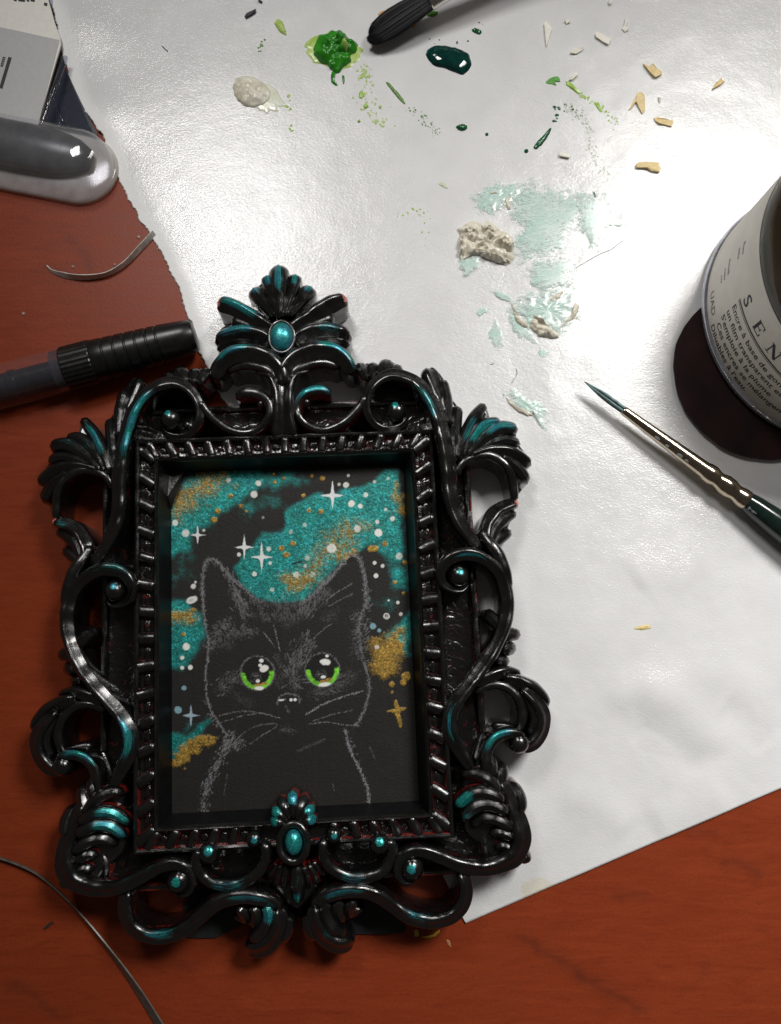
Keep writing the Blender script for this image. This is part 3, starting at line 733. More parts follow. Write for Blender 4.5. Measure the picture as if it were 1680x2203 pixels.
# --- bottom loop and leaves
orn('scroll', 'G', [(1180, 625), (1208, 715), (1192, 815), (1125, 885), (1020, 908), (905, 880), (812, 815), (730, 755), (640, 725), (530, 728), (435, 765), (365, 835)], [30, 34, 36, 36, 36, 36, 34, 34, 34, 36, 36, 28],
    [12.2, 12.2, 11.8, 11.6, 11.8, 12.2, 12.8, 13.4, 13.8, 13.8, 13.2, 12], kind='ridgeL', teal=[(.34, .52, .55), (.70, .92, .95, -.3, 1)], tealL=[(.26, .42, .75), (.72, .92, 1.0, -.3, .9)], red=.5)
plate('leaf_web', loc('G', [(330, 850), (420, 760), (600, 760), (700, 800), (640, 860), (560, 900), (560, 1000), (500, 1050), (420, 1000), (380, 920)], 7), .7, 8.0)
orn('leaf_lobe', 'G', [(380, 800), (385, 890), (430, 980), (505, 1035), (575, 1035)], [24, 34, 40, 44, 34], [12.6, 12.2, 11.2, 10.2, 9.2], kind='ridge', teal=[(.35, .75, .4)], tealL=())
orn('leaf_lobe', 'G', [(450, 780), (440, 860), (480, 940), (540, 985)], [20, 28, 32, 26], [12.4, 12.2, 11.4, 10], teal=[(.3, .9, .35, -.5, .3)], tealL=[(0, .4, .9)])
orn('leaf_lobe', 'G', [(530, 775), (505, 840), (530, 905)], [18, 26, 22], [12, 11.6, 10.4])
orn('leaf_lobe', 'G', [(610, 775), (570, 830), (575, 880)], [18, 24, 20], [11.8, 11.2, 10])
orn('leaf_lobe', 'G', [(345, 850), (350, 930), (385, 1000)], [22, 30, 24], [11, 10.6, 9.2])
# --- bottom C scrolls
orn('scroll', 'G', [(770, 455), (808, 500), (795, 575), (735, 640), (640, 665), (545, 650), (462, 595), (425, 510), (440, 440)], [24, 26, 26, 28, 30, 28, 26, 26, 22], [13.6, 13.4, 13.2, 13.2, 13.4, 13.6, 13.8, 14, 13.8], kind='round', red=.45,
    teal=[(.42, .66, .5)], tealL=[(.3, .62, .55)])
bead('bead', 'G', (735, 480), 52, 14.6, teal=.95, spot=(.05, .35), spotr=.7)
bead('bead', 'G', (487, 430), 42, 14.4, teal=.9, spot=(.1, .0), spotr=.6)
# --- medallion
mc = loc('G', [(265, 465)], 14)[0]; mc[0] = 0
def cz(x, y, z): 
    q = loc('G', [(x, y)], z)[0]; return q
oval('medallion_boss', mc, 3.7, 4.7, 11, 14.2, 0)
ring('medallion_ring', mc, 3.0, 3.9, .75, 15.4, 11, red=.45)
oval('gem', mc, 1.95, 2.75, 13.4, 15.9, 1.35)
for i, ang in enumerate([-78, -52, -26, 0, 26, 52, 78]):
    a = math.radians(90 - ang)
    c0 = np.array([0, mc[1] + 3.6]); r1 = 7.6 - .024 * abs(ang)
    p0 = c0 + np.array([math.cos(a) * 1.2, math.sin(a) * 1.0]); p1 = c0 + np.array([math.cos(a) * r1 * .9, math.sin(a) * r1 * .92])
    put('shell_lobe', sweep_data(np.array([p0, (p0 + p1) / 2, p1]), [.5, 1.0, 1.45], [14.6, 15.4, 14.4], zb=5, teal=[(.55, 1.05, 1.1 if abs(ang) in (0, 52, 78) else .35)], red=.85))
plate('shell_web', np.array([0, mc[1] + 4.5]) + np.array([[math.cos(t) * 6.6, math.sin(t) * 5.6] for t in np.radians(np.arange(-20, 201, 20))]), 4, 12.6, both=False)
for pts, w, te, rdd in [([(285, 580), (288, 700), (290, 800)], [26, 30, 20], [(.2, .55, .35), (.7, 1.0, 1.0, -.6, .3)], .3)]:
    orn('tail_rib', 'G', pts, w, [14, 13.4, 11.6], both=False, teal=te, red=rdd)
for pts, w in [([(318, 585), (340, 650), (350, 720)], 15), ([(345, 575), (380, 640), (398, 700)], 15), ([(370, 560), (410, 610), (440, 660)], 13)]:
    orn('tail_rib', 'G', pts, [w, w, w * .8], [13, 12.4, 11.2], red=1.0)
plate('tail_web', loc('G', [(265, 560), (400, 560), (450, 680), (400, 760), (330, 840), (288, 860), (240, 840), (170, 760), (120, 680), (160, 560)], 9), 1, 10.2, both=False, red=.35)
# small black tab in the opening's upper left corner
tp = [(-28.0, 39.4, 6.5), (-24.4, 39.4, 6.7), (-25.9, 34.4, 7.0), (-27.5, 30.0, 6.6), (-28.1, 33, 7.4)]
mesh_obj('corner_tab', tp + [(p[0], p[1], p[2] + .35) for p in tp], [[0, 1, 2, 3, 4][::-1], [5, 6, 7, 8, 9]] + [[i, (i + 1) % 5, 5 + (i + 1) % 5, 5 + i] for i in range(5)], MF, frame,
         attrs={'mask': np.zeros((10, 4)), 'flow': np.zeros((10, 3))}, smooth=False)

# ------------------------------------------------------------------ painting of the cat
def build_art():
    nx, ny = 420, 590
    lx = np.linspace(-28.4, 28.4, nx); ly = np.linspace(-41, 41, ny)
    LX, LY = np.meshgrid(lx, ly); z = 6.2
    c, s = math.cos(FR_A), math.sin(FR_A)
    WX = LX * c - LY * s + FR_C[0]; WY = LX * s + LY * c + FR_C[1]
    pp = proj(np.column_stack([WX.ravel(), WY.ravel(), np.full(WX.size, z)]))
    x0, y0, sc = ZO['Hh']
    X = ((pp[:, 0] / .875 - x0) * sc).reshape(LX.shape); Y = ((pp[:, 1] / .875 - y0) * sc).reshape(LX.shape)
    n1 = fbm(X / 60, Y / 60, 100, 4); n2 = fbm(X / 14, Y / 14, 120, 3); n3 = rng.random(X.shape)
    col = np.zeros(X.shape + (3,)); col[:] = np.array([.0118, .0112, .0095])
    col *= (1 + .35 * (fbm(X / 9, Y / 260, 140, 3) - .5))[..., None] * (1 + .5 * (n1 - .5))[..., None]
    metal = np.zeros(X.shape)
    def inpoly(P, soft):
        P = np.asarray(P, float); Q = np.vstack([P, P[:1]])
        d, _ = polydist(X, Y, Q)
        ins = np.zeros(X.shape, bool)
        for (a, b) in zip(Q[:-1], Q[1:]):
            k = (a[1] > Y) != (b[1] > Y)
            ins ^= k & (X < (b[0] - a[0]) * (Y - a[1]) / (b[1] - a[1] + 1e-9) + a[0])
        sd = np.where(ins, d, -d)
        return np.clip(.5 + sd / (2 * soft), 0, 1)
    def cover(m, a): return (m * 1.15 * a - .55 * n1 - .25 * n2 - .20 * n3 + .32 * a)
    teal = np.zeros(X.shape)
    for P, soft, a in [([(95, 350), (190, 160), (330, 90), (620, 90), (590, 200), (480, 280), (340, 370), (240, 430), (190, 540), (95, 600)], 45, 1.0),
                       ([(560, 90), (820, 90), (900, 150), (760, 190), (560, 220)], 55, .72), ([(540, 200), (760, 220), (800, 320), (560, 390), (470, 320)], 55, .52),
                       ([(775, 340), (850, 285), (960, 235), (1060, 250), (1130, 200), (1200, 205), (1290, 170), (1360, 90), (1430, 90), (1450, 330), (1440, 450), (1330, 490), (1210, 550), (1140, 570), (1060, 650), (940, 775), (870, 845), (700, 848), (610, 830), (530, 760), (485, 660), (520, 605), (600, 530), (640, 465), (740, 460), (790, 430)], 30, 1.08),
                       ([(1330, 470), (1480, 400), (1480, 640), (1400, 640), (1300, 560)], 40, .75), ([(1370, 640), (1490, 640), (1490, 790), (1400, 790)], 40, .75),
                       ([(1250, 830), (1470, 800), (1470, 930), (1280, 930)], 60, .5), ([(95, 560), (220, 480), (240, 720), (95, 780)], 70, .58),
                       ([(90, 870), (180, 870), (265, 940), (280, 1060), (230, 1180), (160, 1240), (90, 1230)], 45, .98), ([(1500, 930), (1410, 1010), (1370, 1060), (1390, 1170), (1500, 1170)], 40, .95),
                       ([(90, 1640), (190, 1650), (310, 1550), (330, 1560), (260, 1660), (110, 1780)], 32, .9), ([(180, 1540), (240, 1580), (220, 1640), (160, 1640)], 30, .6)]:
        teal = np.maximum(teal, sstep(.02, .55, cover(inpoly(P, soft * 1.15), a)))
    hue = fbm(X / 30, Y / 30, 160, 3)
    tc = np.array([.010, .185, .165]) * (1 - sstep(.45, .65, hue))[..., None] + np.array([.012, .22, .22]) * sstep(.45, .65, hue)[..., None]
    tc = tc * (.35 + .75 * n2 + .75 * fbm(X / 70, Y / 70, 165, 3))[..., None]
    spark = (n3 > .86)[..., None]
    tc = np.where(spark, tc * 1.7 + .03, tc)
    col = col * (1 - teal[..., None]) + tc * teal[..., None]; metal = np.maximum(metal, teal)
    gold = np.zeros(X.shape)
    def capsule(P, r, a):
        d, _ = polydist(X + (n1 - .5) * 120, Y + (fbm(X / 45, Y / 45, 180, 3) - .5) * 120, np.asarray(P, float)); return np.clip(1 - d / (2 * r), 0, 1) * a
    for P, r, a in [([(140, 310), (240, 210), (380, 120)], 60, .74), ([(940, 660), (1040, 520), (1180, 430)], 80, .58), ([(780, 740), (920, 730)], 45, .72), ([(1430, 180), (1440, 330)], 26, .75),
                    ([(1080, 560), (1150, 560)], 30, .8), ([(105, 950), (200, 940)], 42, .85), ([(1340, 1150), (1400, 1130), (1350, 1230)], 56, 1.1), ([(115, 1810), (180, 1750), (310, 1655)], 24, 1.0), ([(1410, 1060), (1440, 1040)], 30, .75)]:
        gold = np.maximum(gold, sstep(.12, .75, cover(capsule(P, r, 1.0) * 1.25, a) + (-.55 * (n3 - .5) + .35 * (vnoise(X / 9, Y / 9, 170) - .5)) * (capsule(P, r, 1.0) > .12)) * sstep(.0, .25, capsule(P, r, 1.0)))
    for x, y, r in [(445, 238, 15), (372, 325, 18), (350, 378, 18), (508, 298, 13), (540, 330, 10), (315, 218, 15), (876, 236, 14), (927, 122, 11), (987, 135, 15), (908, 325, 15), (977, 330, 16), (812, 520, 18), (745, 547, 18), (775, 585, 20),
                    (1275, 550, 22), (1295, 548, 22), (1355, 520, 16), (1415, 748, 12), (230, 908, 16), (170, 1053, 14), (1396, 1345, 18), (1396, 1395, 10), (1480, 1300, 30), (1465, 1335, 22), (760, 135, 11), (707, 157, 10), (700, 110, 10), (1465, 810, 12), (1470, 630, 14)]:
        d = np.hypot(X - x, (Y - y) * 1.1) + (n2 - .5) * 14; gold = np.maximum(gold, sstep(r + 2, r - 3, d))
    d1, _ = polydist(X, Y, np.array([(1420, 1445), (1430, 1520), (1450, 1598)], float)); d2, _ = polydist(X, Y, np.array([(1370, 1507), (1430, 1500), (1478, 1488)], float))
    ta = np.abs(Y - 1510) / 95; tb = np.abs(X - 1428) / 60
    gold = np.maximum(gold, sstep(3, -4, d1 + (n2 - .5) * 14 - 17 * (1 - .7 * ta))); gold = np.maximum(gold, sstep(3, -4, d2 + (n2 - .5) * 12 - 14 * (1 - .75 * tb)))
    gc_ = np.array([.30, .185, .036]) * (.6 + .8 * n2)[..., None]; gc_ = np.where((n3 > .8)[..., None], gc_ * 1.9, gc_)
    col = col * (1 - gold[..., None]) + gc_ * gold[..., None]; metal = np.maximum(metal, gold)
    # cat silhouette knocks the sky back to black paper
    cat = [(283, 860), (283, 720), (300, 640), (330, 600), (370, 620), (430, 700), (540, 790), (620, 850), (680, 872), (780, 876), (865, 868), (950, 800), (1050, 700), (1110, 640), (1160, 580), (1200, 590), (1225, 660), (1248, 880), (1225, 1080), (1265, 1310), (1260, 1430), (1220, 1540), (1180, 1600), (1260, 1900), (1290, 2200), (270, 2200), (300, 1980), (400, 1720), (430, 1650), (350, 1540), (308, 1430), (300, 1310), (315, 1180), (320, 1090)]
    cm = sstep(.3, .7, inpoly(cat, 9))[..., None]
    blk = np.array([.0120, .0113, .0095]) * (1 + .3 * (fbm(X / 9, Y / 260, 140, 3) - .5))[..., None]
    col = col * (1 - cm) + blk * cm; metal = metal * (1 - cm[..., 0])
    # pencil
    pen = np.zeros(X.shape)
    grain = .55 * vnoise(X / 7, Y / 7, 200) + .45 * rng.random(X.shape)
    gh = vnoise((X + Y * .35) / 3.0, (Y - X * .35) / 8, 210); grain2 = np.clip((.5 * gh + .3 * vnoise(X / 4, Y / 4, 211) + .2 * n3 - .5) * 1.9 + .5, 0, 1)
    def stroke(P, w, a, g=1.0):
        nonlocal pen
        P = catmull(P, 6) if len(P) > 2 else np.asarray(P, float)
        w0 = w; w = w * (.62 if w < 24 else 1.0)
        d, _ = polydist(X + (n1 - .5) * 8, Y + (n2 - .5) * 8, P); e = np.exp(-(d / w) ** 2)
        dens = .76 if w0 < 24 else .50
        pen = np.maximum(pen, (a * 1.15 if w0 < 24 else a * .95) * sstep(-.02, .16, e * dens - grain2) * (.5 + .5 * n3))
    for P, w, a in [([(300, 1000), (287, 850), (283, 720), (298, 640), (330, 607), (370, 625), (420, 690), (480, 745), (540, 795), (590, 850)], 20, .50), ([(470, 800), (510, 870), (535, 940)], 38, .42), ([(420, 700), (480, 790), (520, 860)], 20, .35),
                    ([(590, 860), (680, 880), (780, 884), (870, 874)], 26, .34), ([(620, 880), (650, 960)], 30, .34), ([(870, 870), (950, 805), (1040, 712), (1100, 645), (1150, 592), (1190, 592), (1218, 640), (1238, 740), (1244, 880)], 22, .50),
                    ([(880, 920), (960, 850), (1010, 810)], 42, .32), ([(1010, 850), (1080, 800), (1160, 755)], 8, .36), ([(1030, 885), (1100, 845), (1170, 815)], 8, .30), ([(1240, 880), (1205, 980), (1212, 1090), (1228, 1200), (1258, 1300), (1258, 1420), (1220, 1530), (1180, 1592)], 18, .42),
                    ([(1190, 950), (1200, 1060), (1200, 1160)], 46, .30), ([(1000, 960), (1060, 930)], 40, .16), ([(300, 1000), (318, 1100), (310, 1200), (300, 1320), (310, 1430), (350, 1530), (400, 1610), (430, 1650)], 15, .48), ([(330, 1120), (370, 1050), (430, 980)], 42, .38), ([(430, 1060), (500, 1050), (585, 1030)], 34, .28), ([(440, 1120), (400, 1110)], 34, .2),
                    ([(540, 930), (620, 940)], 26, .16), ([(720, 940), (790, 980), (850, 940)], 42, .2), ([(640, 1040), (680, 1090), (712, 1132)], 6, .5), ([(700, 1000), (722, 1080), (740, 1150)], 6, .55), ([(1045, 990), (980, 1035), (930, 1085)], 6, .45), ([(905, 1025), (890, 1085)], 5, .35),
                    ([(900, 1100), (840, 1180), (818, 1260), (820, 1340)], 50, .34), ([(720, 1180), (750, 1240)], 30, .25), ([(730, 1340), (760, 1290)], 40, .16), ([(400, 1360), (450, 1310), (510, 1290)], 48, .30), ([(480, 1420), (560, 1460)], 34, .14), ([(940, 1395), (1060, 1370), (1160, 1290)], 44, .2),
                    ([(722, 1462), (740, 1415), (790, 1402), (850, 1420), (852, 1452)], 12, .36), ([(728, 1442), (768, 1434)], 10, .75), ([(775, 1475), (790, 1512)], 14, .3), ([(755, 1612), (815, 1622)], 24, .28),
                    ([(380, 1532), (500, 1507), (620, 1515), (735, 1545)], 7, .5), ([(390, 1572), (500, 1537), (600, 1520)], 6, .42), ([(500, 1650), (600, 1592), (712, 1580), (712, 1600)], 6, .42), ([(560, 1700), (640, 1645), (712, 1602)], 6, .42),
                    ([(890, 1525), (980, 1470), (1080, 1430), (1230, 1385)], 9, .62), ([(930, 1562), (1050, 1525), (1160, 1500)], 7, .42), ([(910, 1580), (1020, 1570), (1110, 1585), (1200, 1592)], 8, .46), ([(840, 1740), (930, 1702), (1000, 1670)], 14, .13),
                    ([(450, 1640), (430, 1700), (380, 1790), (330, 1900), (300, 2000), (290, 2100)], 30, .60), ([(440, 1660), (480, 1680), (505, 1690)], 40, .48), ([(430, 1880), (405, 2000)], 6, .25), ([(1125, 1620), (1150, 1730), (1200, 1830), (1240, 1920), (1262, 2000), (1262, 2070)], 19, .60), ([(1265, 1715), (1300, 1790)], 9, .2), ([(1050, 1935), (1056, 1975)], 5, .3)]:
        stroke(P, w, a)
    # single fur strokes laid over the shaded patches, growing away from the nose
    xc = X[X.shape[0] // 2]; yr = Y[:, X.shape[1] // 2]
    hr = np.random.default_rng(5)
    def hair_stroke(x, y, ang_, ln, w, a):
        nonlocal pen
        x2, y2 = x + math.cos(ang_) * ln, y + math.sin(ang_) * ln
        i0, i1 = np.where((yr > min(y, y2) - 12) & (yr < max(y, y2) + 12))[0][[0, -1]] if ((yr > min(y, y2) - 12) & (yr < max(y, y2) + 12)).any() else (0, 0)
        j0, j1 = np.where((xc > min(x, x2) - 12) & (xc < max(x, x2) + 12))[0][[0, -1]] if ((xc > min(x, x2) - 12) & (xc < max(x, x2) + 12)).any() else (0, 0)
        if i1 <= i0 or j1 <= j0: return
        sl = (slice(i0, i1 + 1), slice(j0, j1 + 1))
        d, t_ = polydist(X[sl], Y[sl], np.array([(x, y), (x2, y2)]))
        pen[sl] = np.maximum(pen[sl], a * np.exp(-(d / w) ** 2) * (.35 + .65 * t_) * (.6 + .6 * n3[sl]))
    FUR = [([(470, 800), (535, 940)], 30, 46, .5), ([(590, 860), (870, 874)], 20, 40, .36), ([(880, 920), (1010, 810)], 34, 44, .42), ([(1195, 950), (1205, 1160)], 34, 46, .42), ([(330, 1120), (430, 980)], 34, 46, .46), ([(430, 1060), (585, 1030)], 26, 34, .36),
           ([(720, 950), (850, 940)], 36, 30, .3), ([(900, 1100), (818, 1260), (820, 1340)], 38, 70, .42), ([(400, 1360), (510, 1290)], 36, 40, .4), ([(940, 1395), (1160, 1290)], 34, 40, .3), ([(440, 1650), (500, 1700)], 30, 36, .55), ([(430, 1700), (330, 1900), (295, 2060)], 22, 70, .5),
           ([(1130, 1640), (1200, 1830), (1262, 2040)], 14, 46, .5), ([(288, 850), (283, 720), (330, 610), (420, 690), (560, 810)], 10, 60, .5), ([(900, 850), (1040, 712), (1150, 592), (1218, 640), (1244, 880)], 10, 60, .5), ([(300, 1000), (310, 1200), (310, 1430), (420, 1640)], 9, 50, .42), ([(1244, 880), (1228, 1200), (1258, 1420), (1190, 1580)], 9, 50, .4)]
    for P_, sp, cnt, a_f in FUR:
        Q_, _ = resample(np.asarray(P_, float), n=60)
        for _k in range(cnt):
            b_ = Q_[hr.integers(60)] + hr.normal(size=2) * sp * .75
            an = math.atan2(b_[1] - 1330, b_[0] - 800) + hr.normal() * .35
            hair_stroke(b_[0], b_[1], an, 16 + 26 * hr.random(), 2.6 + 1.4 * hr.random(), a_f * (.6 + .6 * hr.random()))
    ang = np.linspace(0, 2 * math.pi, 24)
    for ex, ey in ((605, 1280), (988, 1262)):
        stroke(np.stack([ex + 100 * np.cos(ang), ey + 98 * np.sin(ang)], 1), 13, .36)
    pc = np.array([.44, .44, .47])
    col = col * (1 - pen[..., None] * .85) + pc * pen[..., None] * .85
    def dab(mask, c, m=0.0):
        nonlocal col, metal
        mk = mask[..., None]; col = col * (1 - mk) + np.array(c) * mk; metal = metal * (1 - mask) + m * mask
    def ell(x, y, rx, ry, rot=0, e=.18):
        dx, dy = X - x, Y - y; cr, sr = math.cos(rot), math.sin(rot)
        d = np.hypot((dx * cr + dy * sr) / rx, (-dx * sr + dy * cr) / ry) + (n2 - .5) * .3
        return sstep(1 + e, 1 - e, d)
    for ex, ey, sg in ((605, 1280, 1), (988, 1262, -1)):
        dab(ell(ex, ey, 92, 92, e=.06), (.006, .006, .006))
        dx, dy = X - ex, Y - ey; r = np.hypot(dx, dy); a_ = np.degrees(np.arctan2(dy, dx))
        cres = sstep(66, 74, r - 4 * np.sin(np.radians(a_)) + (n2 - .5) * 10) * sstep(100, 95, r) * sstep(-14, -2, a_) * sstep(196, 184, np.where(a_ < -90, a_ + 360, a_))
        gcol = np.array([.13, .46, .03]) * (.25 + .7 * n1 + .9 * vnoise(a_ / 9, r / 16, 230))[..., None] + np.array([.05, .06, .0]) * sstep(.5, .8, n2)[..., None]
        mk = cres[..., None]; col = col * (1 - mk) + gcol * mk
        pen_in = .20 * sstep(.5, .8, grain) * sstep(45, 10, np.hypot(dx + 10, dy - 30)); col = col + pen_in[..., None]
    for x, y, rx, ry in [(640, 1345, 26, 10), (600, 1352, 22, 8), (1020, 1322, 26, 11), (985, 1330, 14, 7)]: dab(ell(x, y, rx, ry, -.3) * (n3 > .25), (.42, .24, .05), .8)
    WH = (.78, .78, .74)
    for x, y, rx, ry, rot in [(628, 1207, 14, 11, 0), (622, 1235, 11, 10, 0), (645, 1254, 27, 19, -.35), (608, 1328, 12, 9, 0), (615, 1370, 28, 11, 0), (1005, 1215, 31, 18, .1), (982, 1212, 10, 8, 0), (1015, 1180, 10, 8, 0), (993, 1303, 16, 9, 0), (1000, 1348, 34, 12, -.15), (803, 1438, 9, 9, 0), (827, 1437, 10, 8, 0), (745, 1440, 18, 5, -.1)]:
        dab(ell(x, y, rx, ry, rot), WH)
    for x, y, r, b in [(435, 145, 14, .7), (612, 163, 17, .85), (586, 228, 20, .85), (122, 397, 18, .9), (183, 457, 22, .8), (290, 440, 9, .7), (1127, 173, 17, .8), (1086, 170, 10, .6), (1140, 117, 9, .7), (1160, 283, 20, 1), (1210, 298, 14, 1), (1243, 232, 14, .85), (1193, 430, 20, .7), (1317, 455, 22, 1), (1310, 390, 13, .75), (1400, 372, 15, .75),
                       (1375, 135, 9, .6), (1295, 155, 10, .6), (1360, 318, 10, .6), (1043, 548, 28, .8), (672, 550, 14, .7), (681, 633, 10, .9), (497, 583, 12, .85), (588, 697, 14, .9), (883, 408, 12, .55), (898, 603, 16, .45), (888, 650, 10, .5), (833, 703, 18, .6), (692, 790, 13, .5), (930, 700, 15, .4), (1295, 632, 11, .85), (1342, 650, 11, .8),
                       (1303, 708, 14, .9), (1440, 592, 20, .7), (1378, 853, 6, .8), (1432, 865, 10, .85), (1450, 933, 11, .7), (1308, 1128, 13, .6), (228, 770, 15, .8), (240, 745, 8, .7), (187, 1125, 21, 1), (163, 1190, 12, .95), (162, 1250, 12, .95), (210, 1247, 14, .95), (802, 450, 12, .45), (638, 365, 9, .3)]:
        dab(ell(x, y, r, r) * min(1, b * (1.0)), WH)
    dab(ell(220, 850, 33, 20, -.4), (.7, .7, .68)); dab(ell(215, 852, 17, 8, -.4) * .5, (.3, .3, .3))
    dab(ell(1365, 945, 19, 19), (.6, .6, .58)); dab(ell(1365, 945, 10, 10), (.05, .05, .05)); dab(ell(1366, 946, 4, 4), (.5, .5, .5))
    for x, y, r in [(173, 1368, 14), (138, 1497, 21), (1285, 1005, 18), (1322, 1030, 11)]: dab(ell(x, y, r, r) * .85, (.22, .40, .46))
    def star(x, y, v, h, c, a=1.0):
        dx, dy = np.abs(X - x), np.abs(Y - y)
        d = np.minimum(dx / (h * .17) * np.where(dy < v, 1, 9) + (dy / v) ** 1.2 * 1.0, dy / (v * .14) + (dx / h) ** 1.2 * 1.0)
        d = np.minimum(d, np.hypot(dx, dy) / (h * .28))
        dab(sstep(1.12, .8, d + (n2 - .5) * .5) * a, c)
    star(1047, 235, 88, 72, (.72, .74, .76)); star(528, 540, 78, 60, (.72, .74, .74)); star(630, 598, 90, 68, (.72, .74, .74)); star(253, 468, 62, 48, (.68, .7, .72)); star(214, 1530, 74, 56, (.34, .44, .52), .9)
    dab(sstep(6, 3, polydist(X, Y, np.array([(808, 638), (865, 625)], float))[0]), (.01, .01, .01))
    v = np.stack([LX.ravel(), LY.ravel(), 6.2 + .10 * teal.ravel() * n2.ravel() + .1 * gold.ravel()], 1)
    colA = np.concatenate([np.clip(col, 0, 1), np.ones(X.shape + (1,))], 2).reshape(-1, 4)
    o = mesh_obj('cat_painting', v, grid_faces(ny, nx), MART, attrs={'paint': colA, 'metal': metal.ravel()})
    o.location = (FR_C[0] * S, FR_C[1] * S, 0); o.rotation_euler = (0, 0, FR_A)
    tag(o, 'small painting of a black cat with green eyes under a teal and gold starry sky', 'painting')
    bk = mesh_obj('backing_card', [(-28.6, -41.2, .6), (28.6, -41.2, .6), (28.6, 41.2, .6), (-28.6, 41.2, .6), (-28.6, -41.2, 6.05), (28.6, -41.2, 6.05), (28.6, 41.2, 6.05), (-28.6, 41.2, 6.05)],
                  [[0, 3, 2, 1], [4, 5, 6, 7], [0, 1, 5, 4], [1, 2, 6, 5], [2, 3, 7, 6], [3, 0, 4, 7]], simple('black_card', (.012, .012, .011), .7), o, smooth=False)
build_art()

# ------------------------------------------------------------------ things on the table
def tube_path(P, r, ns=14, caps=True, zscale=1.0):
    """P (n,3), r scalar or (n,) -> verts, faces of a round tube"""
    P = np.asarray(P, float); n = len(P); r = np.broadcast_to(np.asarray(r, float), (n,))
    T = np.gradient(P, axis=0); T /= np.linalg.norm(T, axis=1)[:, None] + 1e-12
    up = np.array([0, 0, 1.0]); A = np.cross(T, up); A /= np.linalg.norm(A, axis=1)[:, None] + 1e-12
    B = np.cross(A, T)
    t = np.linspace(0, 2 * math.pi, ns, endpoint=False)
    v = P[:, None, :] + r[:, None, None] * (np.cos(t)[None, :, None] * A[:, None, :] + zscale * np.sin(t)[None, :, None] * B[:, None, :])
    f = grid_faces(n, ns, True)[:, ::-1].tolist()
    if caps: f += [list(range(ns)), [(n - 1) * ns + k for k in range(ns)][::-1]]
    return v.reshape(-1, 3), f

def along(a, b, prof_):
    """lathe along the straight axis a->b; prof_ = [(distance, radius)]"""
    a = np.asarray(a, float); b = np.asarray(b, float); d = (b - a) / np.linalg.norm(b - a)
    P = np.array([a + d * t for t, _ in prof_]); return P, np.array([r for _, r in prof_]), d
def lathe(name, a, b, prof_, mat, parent, ns=28, zscale=1.0, caps=True, angle=35):
    P, r, d = along(a, b, prof_)
    A = np.cross(d, [0, 0, 1.0]); A /= np.linalg.norm(A); B = np.cross(A, d)
    t = np.linspace(0, 2 * math.pi, ns, endpoint=False)
    v = P[:, None, :] + r[:, None, None] * (np.cos(t)[None, :, None] * A + zscale * np.sin(t)[None, :, None] * B)
    f = grid_faces(len(P), ns, True)[:, ::-1].tolist()
    if caps: f += [list(range(ns)), [(len(P) - 1) * ns + k for k in range(ns)][::-1]]
    return mesh_obj(name, v.reshape(-1, 3), f, mat, parent, angle=angle)

# --- pen
def build_pen():
    R0 = 5.3
    a2 = unproj([(205, 778)], R0 + .2)[0]; b2 = unproj([(20, 826)], R0 + .2)[0]
    d = (a2 - b2) / np.linalg.norm(a2 - b2)
    root = empty('pen', (a2[0], a2[1], 0)); tag(root, 'black brush pen with clear barrel and ringed cap beside the torn paper', 'pen')
    o = np.array([a2[0], a2[1], R0 + .15])
    dv = np.array([d[0], d[1], 0])
    loc0 = np.array([a2[0], a2[1], 0])
    k = lambda t: o + dv * t - loc0
    capm = simple('black_cap_plastic', (.008, .008, .008), .32); 
    L = lambda nm, pr, mat, par=root, **kw: lathe(nm, k(0), k(1), pr, mat, par, **kw)
    # distances measured from the collar's right edge, + towards the cap end
    pr = [(0, R0 * .98), (.3, R0)]
    t = .3
    for g in (3.2, 5.9, 8.6, 11.2, 13.8, 16.2):
        pr += [(g - .35, R0 * (1 - g * .006)), (g - .15, R0 * (1 - g * .006) - .22), (g + .15, R0 * (1 - g * .006) - .22), (g + .35, R0 * (1 - g * .006))]
    pr += [(19, R0 * .87), (22, R0 * .82), (24.2, R0 * .76), (24.9, R0 * .68), (25.1, R0 * .5)]
    L('cap', pr, capm)
    # ribbed collar
    ns = 60; P, r, dd = along(k(-7.2), k(0), [(0, R0 * 1.0), (.25, R0 * 1.03), (6.9, R0 * 1.03), (7.2, R0 * 1.0)])
    A = np.cross(dd, [0, 0, 1.0]); A /= np.linalg.norm(A); B = np.cross(A, dd)
    tt = np.linspace(0, 2 * math.pi, ns, endpoint=False); rr = 1 - .022 * (np.arange(ns) % 2)
    v = P[:, None, :] + r[:, None, None] * rr[None, :, None] * (np.cos(tt)[None, :, None] * A + np.sin(tt)[None, :, None] * B)
    f = grid_faces(4, ns, True).tolist() + [list(range(ns))[::-1], [3 * ns + q for q in range(ns)]]
    mesh_obj('collar', v.reshape(-1, 3), f, capm, root, smooth=False)
    clear = mat_clear('clear_barrel_plastic', (.97, .96, .98), .14, .03, (.6, .6, .65), 1.5)
    L('barrel', [(-60, R0 * 1.02), (-7.4, R0 * 1.02), (-7.2, R0 * .9)], clear, caps=False)
    L('barrel_end_ring', [(-9.6, R0 * .93), (-9.4, R0 * .97), (-7.2, R0 * .97)], mat_clear('smoky_plastic', (.55, .53, .6), .1, .1, (.2, .2, .24)))
    L('ink_cartridge', [(-60, 2.9), (-21, 2.9), (-20.6, 3.2), (-19.2, 3.2), (-18.8, 2.9), (-9, 2.9), (-8.6, 2.2), (-7.3, 2.2)], simple('dark_ink_core', (.016, .016, .022), .25))
build_pen()

